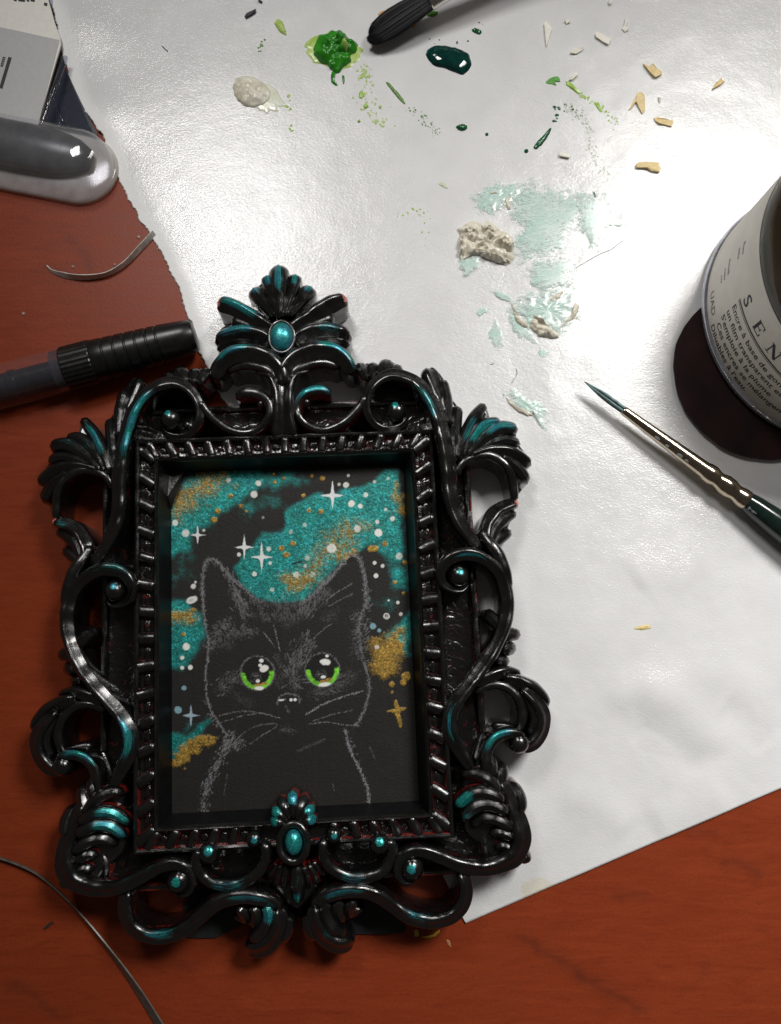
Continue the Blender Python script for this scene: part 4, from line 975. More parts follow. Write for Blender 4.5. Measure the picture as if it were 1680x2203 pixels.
# --- clear plastic package with printed card
def build_package():
    c0 = unproj([(60, 200)], 0)[0]
    root = empty('plastic_package', (c0[0], c0[1], 0)); tag(root, 'clear plastic blister package with grey and white printed card', 'package')
    def w(pts, z): 
        u = unproj(pts, z) - c0; return u
    white = simple('white_card', (.80, .78, .73), .45, var=.04); grey = simple('grey_print', (.46, .46, .46), .45, var=.04); black = simple('black_print', (.012, .012, .012), .5)
    def slab(nm, pts, z0, z1, mat, par=root):
        P = w(pts, z1); n = len(P)
        v = np.vstack([np.column_stack([P, np.full(n, z0)]), np.column_stack([P, np.full(n, z1)])])
        f = [list(range(n))[::-1], list(range(n, 2 * n))] + [[i, (i + 1) % n, n + (i + 1) % n, n + i] for i in range(n)]
        area = np.sum(P[:, 0] * np.roll(P[:, 1], -1) - np.roll(P[:, 0], -1) * P[:, 1])
        if area < 0: f = [q[::-1] for q in f]
        return mesh_obj(nm, v, f, mat, par, smooth=False)
    card = slab('printed_card', [(-90, -80), (88, -70), (104, 0), (118, 50), (129, 80), (131, 95), (82, 265), (78, 276), (72, 284), (64, 289), (52, 290), (0, 281), (-90, 262)], 2.2, 2.7, white)
    slab('grey_band', [(-90, 36), (0, 58), (128, 86), (79, 279), (0, 257), (-90, 238)], 2.72, 2.78, grey, card)
    slab('barcode_bar', [(18, 122), (25, 124), (5, 191), (-2, 189)], 2.8, 2.84, black, card)
    for i in range(5):
        t = i / 5.
        slab('barcode_line', [(9 - t * 6 - 3, 122 + t * 22), (15 - t * 6 - 3, 123 + t * 22), (15 - t * 6 - 4, 126 + t * 22), (9 - t * 6 - 4, 125 + t * 22)], 2.8, 2.84, black, card)
    for x, y, ww, hh in [(40, -3, 14, 5), (58, -4, 5, 6), (66, -3, 9, 5), (95, 5, 7, 6), (30, -4, 6, 5)]:
        slab('print_letter', [(x, y), (x + ww, y + 2), (x + ww - 1, y + hh + 2), (x - 1, y + hh)], 2.72, 2.78, black, card)
    # tray: dark smoky clear sheet
    tray = mat_clear('clear_blister', (.72, .74, .80), .07, .035, (.35, .37, .42), 1.5)
    slab('tray_sheet', [(-90, -80), (120, -60), (118, 60), (140, 150), (190, 265), (215, 312), (120, 300), (-90, 262)], 1.2, 1.5, tray)
    # dark contents
    dark = simple('navy_contents', (.008, .010, .024), .3)
    slab('dark_insert', [(86, 285), (108, 230), (126, 140), (131, 110), (142, 150), (172, 215), (208, 285), (214, 316), (190, 330), (130, 300)], .6, 1.0, dark)
    # ridge along the card
    P = np.column_stack([w([(80, 300), (92, 270), (105, 230), (122, 180), (140, 120)], 4), [3.6, 4.2, 4.4, 4.2, 3.4]])
    v, f = tube_path(catmull(P, 6), .65, 10); mesh_obj('blister_ridge', v, f, tray, root)
    P = np.column_stack([w([(118, 215), (125, 240), (136, 262), (142, 272)], 3), [3, 3.2, 3, 2.4]])
    v, f = tube_path(catmull(P, 6), .25, 8); mesh_obj('blister_ridge', v, f, tray, root)
    # dome: flattened capsule with a rounded end
    a = w([(-160, 302)], 0)[0]; b = w([(176, 368)], 0)[0]
    ax = (b - a) / np.linalg.norm(b - a); nr = np.array([-ax[1], ax[0]])
    def dome(nm, Rr, hz, z0, mat, shrink=0.0, lo=0.0):
        vv = []; nS, nT = 34, 26
        Ln = np.linalg.norm(b - a)
        for i in range(nS):
            if i < 12: s = Ln * i / 12; k = 1.0
            else:
                th_ = (i - 12) / (nS - 13) * math.pi / 2; s = Ln + math.sin(th_) * Rr; k = max(math.cos(th_), .02)
            for j in range(nT):
                ph = math.pi * j / (nT - 1)
                cs, sn = math.cos(ph), math.sin(ph)
                e = 2 / 2.6
                y = np.sign(cs) * abs(cs) ** e * Rr * k; zz = z0 + (abs(sn) ** e) * hz * (k ** .55)
                q = a + ax * s + nr * y
                vv.append((q[0], q[1], zz))
        return mesh_obj(nm, vv, grid_faces(nS, nT).tolist(), mat, root)
    dome('blister_dome', 9.0, 9.5, .6, mat_clear('clear_dome', (.88, .88, .92), .07, .09, (.88, .87, .85), 1.5))
    # flat milky flange under the dome
    fl = mat_clear('milky_flange', (.75, .73, .70), .15, .5, (.78, .75, .70), 1.5)
    dome('flange_wall', 9.7, 2.0, .4, fl)
    # dark navy tray inside the dome, shorter than it
    vv = []
    P = np.array([a + ax * t + nr * 1.6 for t in np.linspace(0, np.linalg.norm(b - a) + 3.5, 14)])
    rr = np.r_[np.full(9, 6.2), 6.1, 5.9, 5.4, 4.4, 2.2]
    v, f = tube_path(np.column_stack([P, np.full(14, 4.0)]), rr, 20, zscale=.55); mesh_obj('dark_insert', v, f, dark, root)
build_package()

# --- cut slivers
def ribbon(name, zoom, pts, wid, tilt, mat, label, cat, group=None, thick=.22):
    P = catmull(wpt(zoom, pts, .8), 8); P, s = resample(P, n=70)
    T = np.gradient(P, axis=0); T /= np.linalg.norm(T, axis=1)[:, None]; Nn = np.stack([-T[:, 1], T[:, 0]], 1)
    t = s / s[-1]
    w = np.interp(t, np.linspace(0, 1, len(wid)), wid); ti = np.radians(np.interp(t, np.linspace(0, 1, len(tilt)), tilt))
    hor = np.cos(ti) * w; ver = np.abs(np.sin(ti)) * w
    v = []
    c = P.mean(0)
    for i in range(len(P)):
        lo = np.array([*P[i], .12]); hi = np.array([*(P[i] + Nn[i] * hor[i]), .12 + ver[i]])
        q = np.cross(np.r_[T[i], 0], hi - lo); q = q / (np.linalg.norm(q) + 1e-9) * thick
        for p in (lo, hi, hi + q, lo + q): v.append((p[0] - c[0], p[1] - c[1], max(p[2], .05)))
    f = grid_faces(len(P), 4, True).tolist() + [[3, 2, 1, 0], [(len(P) - 1) * 4 + k for k in range(4)]]
    o = mesh_obj(name, v, f, mat, smooth=True, angle=30); o.location = (c[0] * S, c[1] * S, 0)
    tag(o, label, cat, group); return o
ribbon('plastic_sliver', 'P', [(338, 335), (390, 385), (500, 425), (640, 432), (790, 405), (920, 330), (1040, 215), (1145, 105)], [.4, 1.6, 1.9, 1.7, 1.7, 1.8, 1.8], [60, 58, 74, 80, 78, 70, 66],
       simple('milky_plastic_strip', (.55, .54, .50), .18, spec=.8), 'short curved pale plastic sliver by the clear package', 'sliver')
ribbon('plastic_sliver', 'Q', [(-60, 150), (0, 165), (150, 218), (300, 292), (450, 412), (600, 562), (750, 745), (900, 952), (1050, 1172), (1180, 1382), (1320, 1620)], [1.2, 1.2, 1.4, 1.8, 2.2, 2.6, 2.8], [82, 80, 74, 60, 48, 40, 36],
       simple('grey_strip', (.10, .10, .085), .35, spec=.7), 'long curved thin grey strip lying below the frame corner', 'sliver', thick=.3)

# --- dark card peeking out below the frame
def card_scrap():
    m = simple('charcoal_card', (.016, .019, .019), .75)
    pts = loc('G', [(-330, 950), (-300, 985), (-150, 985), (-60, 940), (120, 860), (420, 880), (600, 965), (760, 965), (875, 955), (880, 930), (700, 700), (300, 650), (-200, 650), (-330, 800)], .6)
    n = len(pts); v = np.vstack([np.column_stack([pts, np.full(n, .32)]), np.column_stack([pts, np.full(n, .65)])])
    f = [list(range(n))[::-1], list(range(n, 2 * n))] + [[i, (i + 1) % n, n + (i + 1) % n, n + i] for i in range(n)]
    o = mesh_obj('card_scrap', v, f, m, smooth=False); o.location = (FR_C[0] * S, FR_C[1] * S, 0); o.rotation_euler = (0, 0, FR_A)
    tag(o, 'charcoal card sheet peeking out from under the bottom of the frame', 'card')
card_scrap()

# --- fine brush
def build_fine_brush():
    t0 = np.array([*unproj([(1257, 821)], 4.2)[0], 4.2]); e0 = np.array([*unproj([(1607, 1078)], 4.6)[0], 4.6])
    root = empty('fine_paintbrush', (e0[0], e0[1], 0)); tag(root, 'fine pointed paintbrush with teal stained tip and dark green handle', 'paintbrush')
    o0 = np.array([e0[0], e0[1], 0]); a = t0 - o0; b = e0 - o0; L = np.linalg.norm(b - a)
    fb = L * .245
    metal = simple('gilt_nickel_ferrule', (.55, .47, .36), .16, 1.0, .12, 1200)
    lathe('ferrule', a, b, [(fb - .2, .95), (fb, 1.12), (fb + .5, 1.15), (L * .74, 2.05), (L * .755, 2.3), (L * .785, 2.45), (L * .815, 2.05), (L * .83, 2.05), (L * .86, 2.5), (L * .895, 2.5), (L * .925, 2.1), (L * .94, 2.15), (L * .965, 2.45), (L * .99, 2.5), (L, 2.35)], metal, root, ns=32, angle=60)
    lathe('handle', a, b, [(L * .985, 2.25), (L + 2, 2.7), (L + 10, 3.4), (L + 20, 3.9), (L + 60, 3.6), (L + 90, 2.2)], simple('dark_green_lacquer', (.008, .020, .017), .16, coat=.5), root)
    bm_ = mat_paint('teal_grey_bristle', (.05, .09, .09), (.20, .33, .34), .4, 700, bumpd=.1)
    vs_, fs_ = [], []
    d = (b - a) / L; A = np.cross(d, [0, 0, 1.0]); A /= np.linalg.norm(A); B = np.cross(A, d)
    for k in range(46):
        th_ = rng.random() * 6.28; r0 = .85 * math.sqrt(rng.random())
        base = a + d * (fb + .3) + (A * math.cos(th_) + B * math.sin(th_)) * r0
        mid = a + d * fb * .5 + (A * math.cos(th_) + B * math.sin(th_)) * r0 * 1.05
        tip = a + d * rng.random() * 1.2 + (A * math.cos(th_) + B * math.sin(th_)) * r0 * .12
        v, f = tube_path(catmull([base, mid, tip], 4), np.linspace(.17, .06, 9), 5); q = len(vs_)
        vs_ += v.tolist(); fs_ += [[i + q for i in g] for g in f]
    mesh_obj('bristles', vs_, fs_, bm_, root)
    # dried flecks on the ferrule
    fleck = simple('dried_grey_paint', (.30, .34, .34), .5)
    for t, sd, r in [(.46, -1, .55), (.52, -1, .45), (.60, -1, .6), (.64, -1, .4), (1.06, -1, 1.0), (1.03, -1, .7)]:
        rad = np.interp(t, [fb / L, .74, 1, 1.1], [1.12, 2.05, 2.3, 2.9])
        c = a + d * L * t + (A * sd * -1 * .72 + B * .69) * rad * (1.0)
        c = a + d * L * t + (A * (.72 if A[0] * -1 + A[1] * -1 > 0 else -.72) + B * .69) * rad
        th2 = np.linspace(0, 6.28, 9)[:-1]
        nrm = (c - (a + d * L * t)); nrm /= np.linalg.norm(nrm); tn = np.cross(nrm, d)
        rr = r * (.7 + .6 * rng.random(8))
        v = [c + nrm * .14] + [c + nrm * .02 + d * math.cos(q) * rr[i] * 1.4 + tn * math.sin(q) * rr[i] * .6 for i, q in enumerate(th2)]
        mesh_obj('paint_fleck', v, [[0, 1 + i, 1 + (i + 1) % 8] for i in range(8)], fleck, root)
build_fine_brush()

# --- flat black brush at the top
def build_big_brush():
    e = np.array([*unproj([(922, -2)], 7)[0], 7.0]); t = np.array([*unproj([(788, 86)], 3.2)[0], 3.2])
    root = empty('flat_paintbrush', (e[0], e[1], 0)); tag(root, 'flat paintbrush with black bristles and silver ferrule beside the green paint', 'paintbrush')
    o0 = np.array([e[0], e[1], 0]); a = t - o0; b = e - o0; L = np.linalg.norm(b - a); d = (b - a) / L
    A = np.cross(d, [0, 0, 1.0]); A /= np.linalg.norm(A); B = np.cross(A, d)
    m = simple('black_bristle', (.014, .014, .018), .6, nscale=2500)
    vs_, fs_ = [], []
    for k in range(1000):
        th_ = rng.random() * 6.28; rr = math.sqrt(rng.random())
        x, y = math.cos(th_) * rr, math.sin(th_) * rr
        base = b + A * x * 3.0 + B * y * 1.5
        mid = a + d * L * .45 + A * x * 3.9 + B * y * 2.0
        ln = (x * x) * 2.6 + rng.random() * 1.5 + (.9 if x < 0 else 0)
        tip = a + d * ln + A * x * 3.2 + B * y * 1.0
        v, f = tube_path(catmull([base, mid, tip], 3), np.linspace(.13, .05, 7), 4); q = len(vs_)
        vs_ += v.tolist(); fs_ += [[i + q for i in g] for g in f]
    mesh_obj('bristles', vs_, fs_, m, root)
    lathe('ferrule', b - d * .5, b + d, [(0, 3.0), (.3, 3.3), (14, 3.5), (26, 3.5)], simple('silver_ferrule', (.75, .73, .70), .2, 1.0, .08), root, zscale=.62)
    lathe('handle', b + d * 25, b + d * 26, [(0, 3.2), (14, 4.2), (70, 3.2), (120, 2)], simple('black_lacquer', (.01, .01, .01), .2), root)
build_big_brush()

# --- ink bottle on a dark card disc
BX, BY, BR, BZ = 119.49, 82.47, 34.0, 1.2
def build_disc():
    c = np.array([99.36, 66.83]); n = 96
    m, nt, out = newmat('maroon_black_card'); nn = N(nt); o_ = nn.obj()
    cc = nn.mix(nn.ramp(nn.noise(o_, 120, 4), .3, .75), rgb(.010, .0045, .0045), rgb(.032, .011, .010))
    p = nn('BsdfPrincipled', {'Base Color': cc, 'Roughness': .6, 'Specular IOR Level': .25, 'Normal': nn.bump(nn.noise(o_, 2600, 3), .15 * S, .5)}); nt.links.new(p.outputs[0], out.inputs[0])
    t = np.linspace(0, 2 * math.pi, n, endpoint=False)
    rad = 22.6 + .07 * np.sin(t * 9 + 1) + .10 * (rng.random(n) - .5) + .05 * np.sin(t * 23)
    v = []
    rings = [0.02, .4, .7, .85, .95, 1.0]
    for side, dz in ((0, 0), (1, -.25)):
        for k in rings:
            for i in range(n):
                x, y = c[0] + math.cos(t[i]) * rad[i] * k, c[1] + math.sin(t[i]) * rad[i] * k
                dist = np.hypot(x - BX, y - BY)
                lift = max(0, dist - BR - 1) * .06
                v.append((x - c[0], y - c[1], 1.15 + dz + min(lift, 1.6)))
    f = []
    nr = len(rings)
    for i in range(nr - 1):
        for j in range(n):
            q = i * n; f.append([q + j, q + n + j, q + n + (j + 1) % n, q + (j + 1) % n])
            q = (nr + i) * n; f.append([q + j, q + n + j, q + n + (j + 1) % n, q + (j + 1) % n][::-1])
    for j in range(n): f.append([(nr - 1) * n + j, (2 * nr - 1) * n + j, (2 * nr - 1) * n + (j + 1) % n, (nr - 1) * n + (j + 1) % n])
    f.append(list(range(n))); f.append([nr * n + k for k in range(n)][::-1])
    o = mesh_obj('card_disc', v, f, m, angle=40); o.location = (c[0] * S, c[1] * S, 0)
    tag(o, 'dark maroon round card disc lying under the ink bottle', 'card disc')
build_disc()

def build_bottle():
    root = empty('ink_bottle', (BX, BY, BZ)); tag(root, 'round glass ink bottle with white printed label standing on a dark disc', 'ink bottle')
    def lat(nm, pr, mat, ns=96, caps=False, angle=40):
        t = np.linspace(0, 2 * math.pi, ns, endpoint=False); v = np.array([(r * np.cos(t), r * np.sin(t), np.full(ns, z)) for r, z in pr]).transpose(0, 2, 1).reshape(-1, 3)
        f = grid_faces(len(pr), ns, True).tolist()
        if caps: f += [list(range(ns))[::-1], [(len(pr) - 1) * ns + k for k in range(ns)]]
        return mesh_obj(nm, v, f, mat, root, angle=angle)
    m, nt, out = newmat('bottle_glass'); n = N(nt)
    p = n('BsdfPrincipled', {'Base Color': rgb(.80, .76, .70), 'Roughness': .03, 'Transmission Weight': 1.0, 'IOR': 1.5}); nt.links.new(p.outputs[0], out.inputs[0])
    lat('glass_body', [(31.0, .0), (33.2, .3), (33.9, 1.2), (34.0, 2.2), (34.0, 31), (33.6, 33.5), (32, 36.2), (28, 38.8), (20, 41), (14.5, 42.2), (13, 43.5), (13, 49), (11.5, 49), (11.5, 43.5), (13.2, 41), (19, 39.4), (27, 37.2), (30.8, 34.8), (32, 31), (32, 4), (30, 2.4), (.5, 2.2), (.5, 0), (31.0, 0)], m)
    ink = simple('brown_black_ink', (.085, .055, .024), .3, var=.5, nscale=60)
    lat('ink', [(.5, 2.0), (30.3, 2.1), (32.4, 3.8), (32.4, 30.9), (31.3, 34.9), (27.3, 37.4), (19.3, 39.6), (12, 41.5), (.5, 41.5)], ink, caps=True)
    lat('heel_glint_ring', [(33.6, .1), (34.3, .3), (34.85, .9), (34.95, 1.6), (34.7, 2.3), (34.15, 2.9), (33.9, 3.0)], simple('heel_glint_metal', (.62, .63, .70), .10, .75, .2, 300))  # silvery metal ring over the glass heel, its colour imitates the lamp's bright reflection
    lat('bottle_cap', [(14.6, 42.6), (14.9, 43), (15.2, 56), (14.4, 57.2), (.5, 57.4)], simple('black_screw_cap', (.01, .01, .01), .35), ns=64, caps=True)
    # label: curved sheet
    R1 = 34.12; zb, zt = 3.0, 30.4
    f0, f1 = math.radians(60), math.radians(350); nf = 110
    lm, nt, out = newmat('label_paper'); n = N(nt); o_ = n.obj()
    c = n.mix(n.ramp(n.noise(o_, 200, 4), .3, .7), rgb(.72, .68, .61), rgb(.80, .76, .69))
    p = n('BsdfPrincipled', {'Base Color': c, 'Roughness': .5}); nt.links.new(p.outputs[0], out.inputs[0])
    v = []
    for r in (R1, R1 - .08):
        for i in range(nf):
            a = f0 + (f1 - f0) * i / (nf - 1)
            for z in (zb, zt): v.append((r * math.cos(a), r * math.sin(a), z))
    f = []
    for i in range(nf - 1):
        q = 2 * i; f.append([q, q + 2, q + 3, q + 1]); q += 2 * nf; f.append([q, q + 1, q + 3, q + 2])
    label = mesh_obj('label', v, f, lm, root)
    grey = simple('grey_lettering', (.16, .15, .16), .6); dk = simple('black_lettering', (.03, .03, .04), .6)
    def wrap(pts2, R=R1 + .03):
        a = pts2[:, 0] / R1; return np.column_stack([R * np.cos(a), R * np.sin(a), pts2[:, 1]])
    def text(body, phi, z, size, mat, nm='lettering', spacing=1.0, sx=1.0):
        cu = bpy.data.curves.new('txt', 'FONT'); cu.body = body; cu.size = size; cu.space_character = spacing; cu.resolution_u = 3; cu.offset = size * .012
        to = bpy.data.objects.new('txt', cu); COL.objects.link(to)
        dg = bpy.context.evaluated_depsgraph_get(); me = bpy.data.meshes.new_from_object(to.evaluated_get(dg))
        vv = np.array([q.co[:] for q in me.vertices]); ff = [list(q.vertices) for q in me.polygons]
        bpy.data.objects.remove(to); bpy.data.curves.remove(cu); bpy.data.meshes.remove(me)
        if not len(vv): return
        p2 = np.column_stack([math.radians(phi) * R1 + vv[:, 0] * sx, z + vv[:, 1]])
        mesh_obj(nm, wrap(p2), ff, mat, label, smooth=False)
    def bar(phi0, phi1, z0, z1, mat, nm='rule'):
        t = np.radians(np.linspace(phi0, phi1, 40)) * R1
        p2 = np.vstack([np.column_stack([t, np.full(40, z0)]), np.column_stack([t, np.full(40, z1)])])
        mesh_obj(nm, wrap(p2), [[i, i + 1, 41 + i, 40 + i] for i in range(39)], mat, label, smooth=False)
    # big spaced serif capitals, built with slab serifs
    def seg(pts, z, phi, wds):
        x0 = math.radians(phi) * R1
        for (x1, y1, x2, y2, wd) in pts:
            d = np.array([x2 - x1, y2 - y1]); L_ = np.hypot(*d); nn_ = np.array([-d[1], d[0]]) / L_ * wd / 2
            k = np.linspace(0, 1, 4); 
            p2 = np.vstack([[np.array([x1, y1]) + d * q + nn_ for q in k], [np.array([x1, y1]) + d * q - nn_ for q in k]]) + np.array([x0, z])
            mesh_obj('lettering', wrap(p2), [[i + 1, i, 4 + i, 5 + i] for i in range(3)], dk, label, smooth=False)
    HH = 3.9
    text('S', 188.6, 20.9, 5.2, dk)
    E_ = [(.5, 0, .5, HH, .75), (0, .15, 2.7, .15, .32), (0, HH - .15, 2.6, HH - .15, .32), (.5, HH / 2, 1.9, HH / 2, .3), (2.6, 0, 2.6, 1.1, .3), (2.5, HH, 2.5, HH - 1, .3), (1.9, HH / 2 - .5, 1.9, HH / 2 + .5, .25)]
    N_ = [(.4, 0, .4, HH, .32), (.3, HH - .1, 3.0, .1, .8), (3.0, 0, 3.0, HH, .32), (-.2, .12, 1.0, .12, .26), (-.3, HH - .12, .8, HH - .12, .26), (2.4, HH - .12, 3.6, HH - .12, .26)]
    seg(E_, 21, 200.0, 1); seg(N_, 21, 210.2, 1); seg(N_, 21, 221.5, 1); seg(E_, 21, 233, 1)
    text('L I E R', 244, 21, 5.2, dk)
    bar(187.5, 262, 19.35, 19.85, dk); bar(187.5, 262, 18.85, 19.05, dk)
    for b_, z in [('Encre \u00e0 base de gomme', 15.6), ('un film transparent et', 12.6), ("S'emploie \u00e0 la plume", 9.6), ('Ces encres se m\u00e9langent', 6.6), ("Diluables \u00e0 l'eau.", 3.6)]:
        text(b_, 187.6 if b_[0] != 'C' else 189, z, 2.75, dk, spacing=1.02)
    text('UAD', 174.0, 5.0, 3.0, grey)
    for i, (ph, z, l_, h_) in enumerate([(166, 22, 5.2, 1.1), (166.5, 19.6, 4.6, .9), (167, 14.6, 6.8, 1.0), (169.5, 12.6, 5.0, .8), (171, 10.8, 3.2, .8)]):
        k = 0
        while k < l_:
            ww = .35 + .5 * rng.random(); bar(ph + k, ph + k + ww, z, z + h_ * (.6 + .4 * rng.random()), grey, 'faint_print'); k += ww + .3
build_bottle()

# ------------------------------------------------------------------ paint on the paper
PZ = .62
def pz(P):   # height of paper under a point
    return .3 + .5 * fbm(P[0] * .035 + 9, P[1] * .035 + 3, 21, 3)
def blob(name, zoom, pts, h, mat, label, cat='paint', group=None, rough=.5, pw=2.2, jag=.12, parent=None, z0=None, kind=None, flat=False, base=None, flowang=0.6, seed=0, nr=12, ns=72, nsc=.55):
    C = wpt(zoom, pts, .6); c = C.mean(0)
    O = resample(catmull(np.vstack([C]), 10, True), n=ns)[0]
    r = np.random.default_rng(100 + seed)
    jj = 1 + jag * (vnoise(np.arange(ns) * .45, np.zeros(ns), 300 + seed) - .5) * 2
    zb = (pz(c) + .12) if z0 is None else z0
    v, cov = [], []
    ks = np.linspace(0, 1, nr) ** .8
    for k in ks:
        for i in range(ns):
            q = c + (O[i] - c) * k * jj[i] * (1.13 if name == 'mint_smear' else 1.0)
            hh = h * (1 - k ** pw) ** .6
            hh = hh * (1 + rough * 1.6 * (fbm(q[0] * nsc, q[1] * nsc, 400 + seed, 3) - .5)) if not flat else h * (1 - k ** 6)
            zz = pz(q) + .1 if z0 is None else z0
            v.append((q[0] - c[0], q[1] - c[1], zz + hh + (0 if k < 1 else -.1)))
            cov.append((1.15 - 1.0 * k ** 1.6) if name == 'mint_smear' else (1.25 - .75 * k ** 3))
    f = grid_faces(nr, ns, True).tolist()
    va = np.array(v); ca, sa = math.cos(flowang), math.sin(flowang)
    fl = np.column_stack([(va[:, 0] * ca + va[:, 1] * sa) * 3, (-va[:, 0] * sa + va[:, 1] * ca) * 3, np.zeros(len(va))])
    o = mesh_obj(name, v, f, mat, parent, attrs={'cover': np.array(cov), 'flow': fl})
    if parent is None:
        o.location = (c[0] * S, c[1] * S, 0); tag(o, label, cat, group, kind)
    else:
        pl = parent.location / S; o.location = ((c[0] - pl[0]) * S, (c[1] - pl[1]) * S, 0)
    return o

green = mat_paint('green_acrylic', (.015, .17, .008), (.035, .27, .015), .2, 420, bumpd=.4)
lime = mat_paint('lime_wash', (.33, .50, .08), (.50, .62, .22), .25, 600, alpha_edge=True)
limeop = mat_paint('lime_drop', (.28, .48, .06), (.42, .58, .14), .25, 600)
dkgreen = mat_paint('deep_teal_ink', (.002, .022, .020), (.003, .05, .04), .06, 300, bumpd=.0)
dkdrop = mat_paint('deep_green_drop', (.010, .12, .03), (.008, .07, .04), .12, 500)
cream = mat_paint('cream_paste', (.58, .53, .42), (.74, .72, .62), .28, 380, bumpd=.5)
cream2 = mat_paint('beige_paste', (.60, .55, .44), (.76, .72, .62), .22, 420, bumpd=.5)
orange = mat_paint('orange_paint', (.55, .22, .02), (.65, .33, .04), .4, 800, alpha_edge=True)
goldm = simple('gold_flake_paint', (.62, .42, .10), .35, .6, .4, 3000)

g1 = blob('green_paint_blob', 'T', [(545, 300), (560, 240), (610, 205), (690, 187), (745, 205), (770, 240), (820, 270), (810, 310), (780, 335), (770, 380), (735, 395), (700, 430), (670, 435), (640, 390), (580, 360)], 2.6, green, 'thick glossy green paint blob beside the black brush', seed=1, rough=.9, jag=.07)
blob('wet_edge', 'T', [(505, 280), (530, 220), (600, 190), (690, 190), (770, 260), (830, 290), (840, 360), (770, 400), (640, 400), (560, 375), (515, 340)], .35, lime, None, parent=g1, flat=True, seed=2)
blob('paint_ridge', 'T', [(650, 270), (700, 215), (760, 250), (750, 320), (700, 330)], 3.4, green, None, parent=g1, seed=3, rough=.8)
blob('light_swirl', 'T', [(705, 275), (735, 260), (768, 300), (755, 330), (725, 325)], 3.6, limeop, None, parent=g1, seed=4, rough=.5)
blob('drip', 'T', [(660, 430), (685, 430), (672, 470), (697, 508), (680, 508), (656, 480)], .5, green, None, parent=g1, seed=5)
blob('drip', 'T', [(722, 445), (735, 450), (737, 490), (728, 495)], .4, green, None, parent=g1, seed=6)
blob('ink_drop', 'T', [(1218, 315), (1245, 278), (1300, 270), (1370, 280), (1430, 300), (1475, 330), (1482, 390), (1440, 440), (1390, 430), (1330, 405), (1270, 390), (1230, 355)], 1.5, dkgreen, 'long glossy dark teal ink drop lying by itself', seed=7, rough=.1, jag=.03, pw=3)
b1 = blob('cream_paint_blob', 'T', [(78, 520), (100, 465), (160, 450), (230, 470), (280, 510), (310, 560), (270, 620), (210, 640), (150, 630), (100, 590)], 1.7, cream, 'cream paint blob with pale green smear beside the green paint blob', seed=8, rough=.6, jag=.04, nsc=.6, nr=16, pw=1.5)
blob('pale_smear', 'T', [(150, 470), (260, 490), (340, 540), (385, 620), (320, 665), (220, 650)], .3, mat_paint('pale_green_wash', (.66, .68, .52), (.74, .76, .66), .2, 500, True), None, parent=b1, flat=True, seed=9)
blob('lime_paint_drop', 'T', [(320, 135), (340, 115), (370, 122), (385, 165), (398, 215), (375, 205), (340, 170)], .7, lime, 'lime green teardrop of thin paint near the dark fleck', seed=10)
blob('orange_paint_dab', 'T', [(935, 85), (960, 68), (990, 62), (975, 80), (945, 98)], .3, orange, 'orange paint dab along the upper edge of the black bristles', seed=11)
blob('orange_paint_dab', 'T', [(1115, 130), (1135, 125), (1160, 150), (1140, 165), (1125, 150)], .3, orange, 'orange paint dab along the lower edge of the black bristles', seed=12)
blob('green_paint_dab', 'T', [(1220, 80), (1250, 65), (1285, 70), (1280, 92), (1250, 102), (1225, 95)], .5, mat_paint('leaf_green', (.08, .26, .03), (.16, .38, .06), .25, 500), 'leaf green paint dab under the silver ferrule', seed=13)
blob('dark_green_drop', 'T', [(1488, 178), (1505, 168), (1540, 182), (1545, 200), (1525, 205), (1495, 190)], .6, dkdrop, 'short dark green drop above the teal ink drop', seed=14)
blob('dark_green_drop', 'T', [(1395, 750), (1420, 735), (1455, 740), (1458, 765), (1430, 775), (1402, 765)], .7, dkdrop, 'round dark green droplet below the teal ink drop', seed=15)
blob('dark_green_streak', 'U', [(372, 780), (385, 752), (420, 720), (455, 678), (465, 685), (440, 735), (405, 775), (385, 790)], .7, dkdrop, 'dark green paint streak with a droplet at its foot', seed=16)
blob('green_streak', 'T', [(985, 488), (1000, 492), (1050, 545), (1092, 600), (1090, 614), (1060, 590), (1015, 535), (990, 505)], .4, mat_paint('moss_streak', (.08, .20, .02), (.14, .28, .05), .3, 700), 'thin moss green streak beside the lime speckles', seed=17)
blob('light_green_streak', 'U', [(540, 435), (560, 435), (610, 480), (628, 495), (610, 502), (570, 475), (545, 455)], .4, limeop, 'light green stroke heading a dotted trail', seed=18)
blob('light_green_streak', 'U', [(695, 550), (712, 545), (728, 580), (720, 592), (705, 575)], .3, limeop, 'tiny light green dab midway along the dotted trail', seed=19)
blob('green_squiggle', 'U', [(432, 440), (460, 412), (500, 405), (512, 435), (500, 430), (475, 418), (490, 455), (470, 450)], .3, mat_paint('mid_green', (.10, .32, .06), (.2, .45, .15), .25, 700), 'curled mid green mark at the start of the light green stroke', seed=20, jag=.02)
blob('gold_smear', 'K', [(1015, 303), (1040, 292), (1080, 285), (1098, 298), (1070, 308), (1035, 308)], .2, mat_paint('gold_wash', (.55, .40, .12), (.70, .58, .28), .3, 1500, True), 'small gold smear alone on the bare white paper', seed=21)
blob('pale_green_dab', 'V', [(428, 125), (445, 112), (470, 128), (482, 152), (455, 145)], .2, mat_paint('sage_wash', (.50, .56, .38), (.6, .64, .48), .3, 1200, True), 'faint sage green dab on the paper above the cream lumps', seed=22)
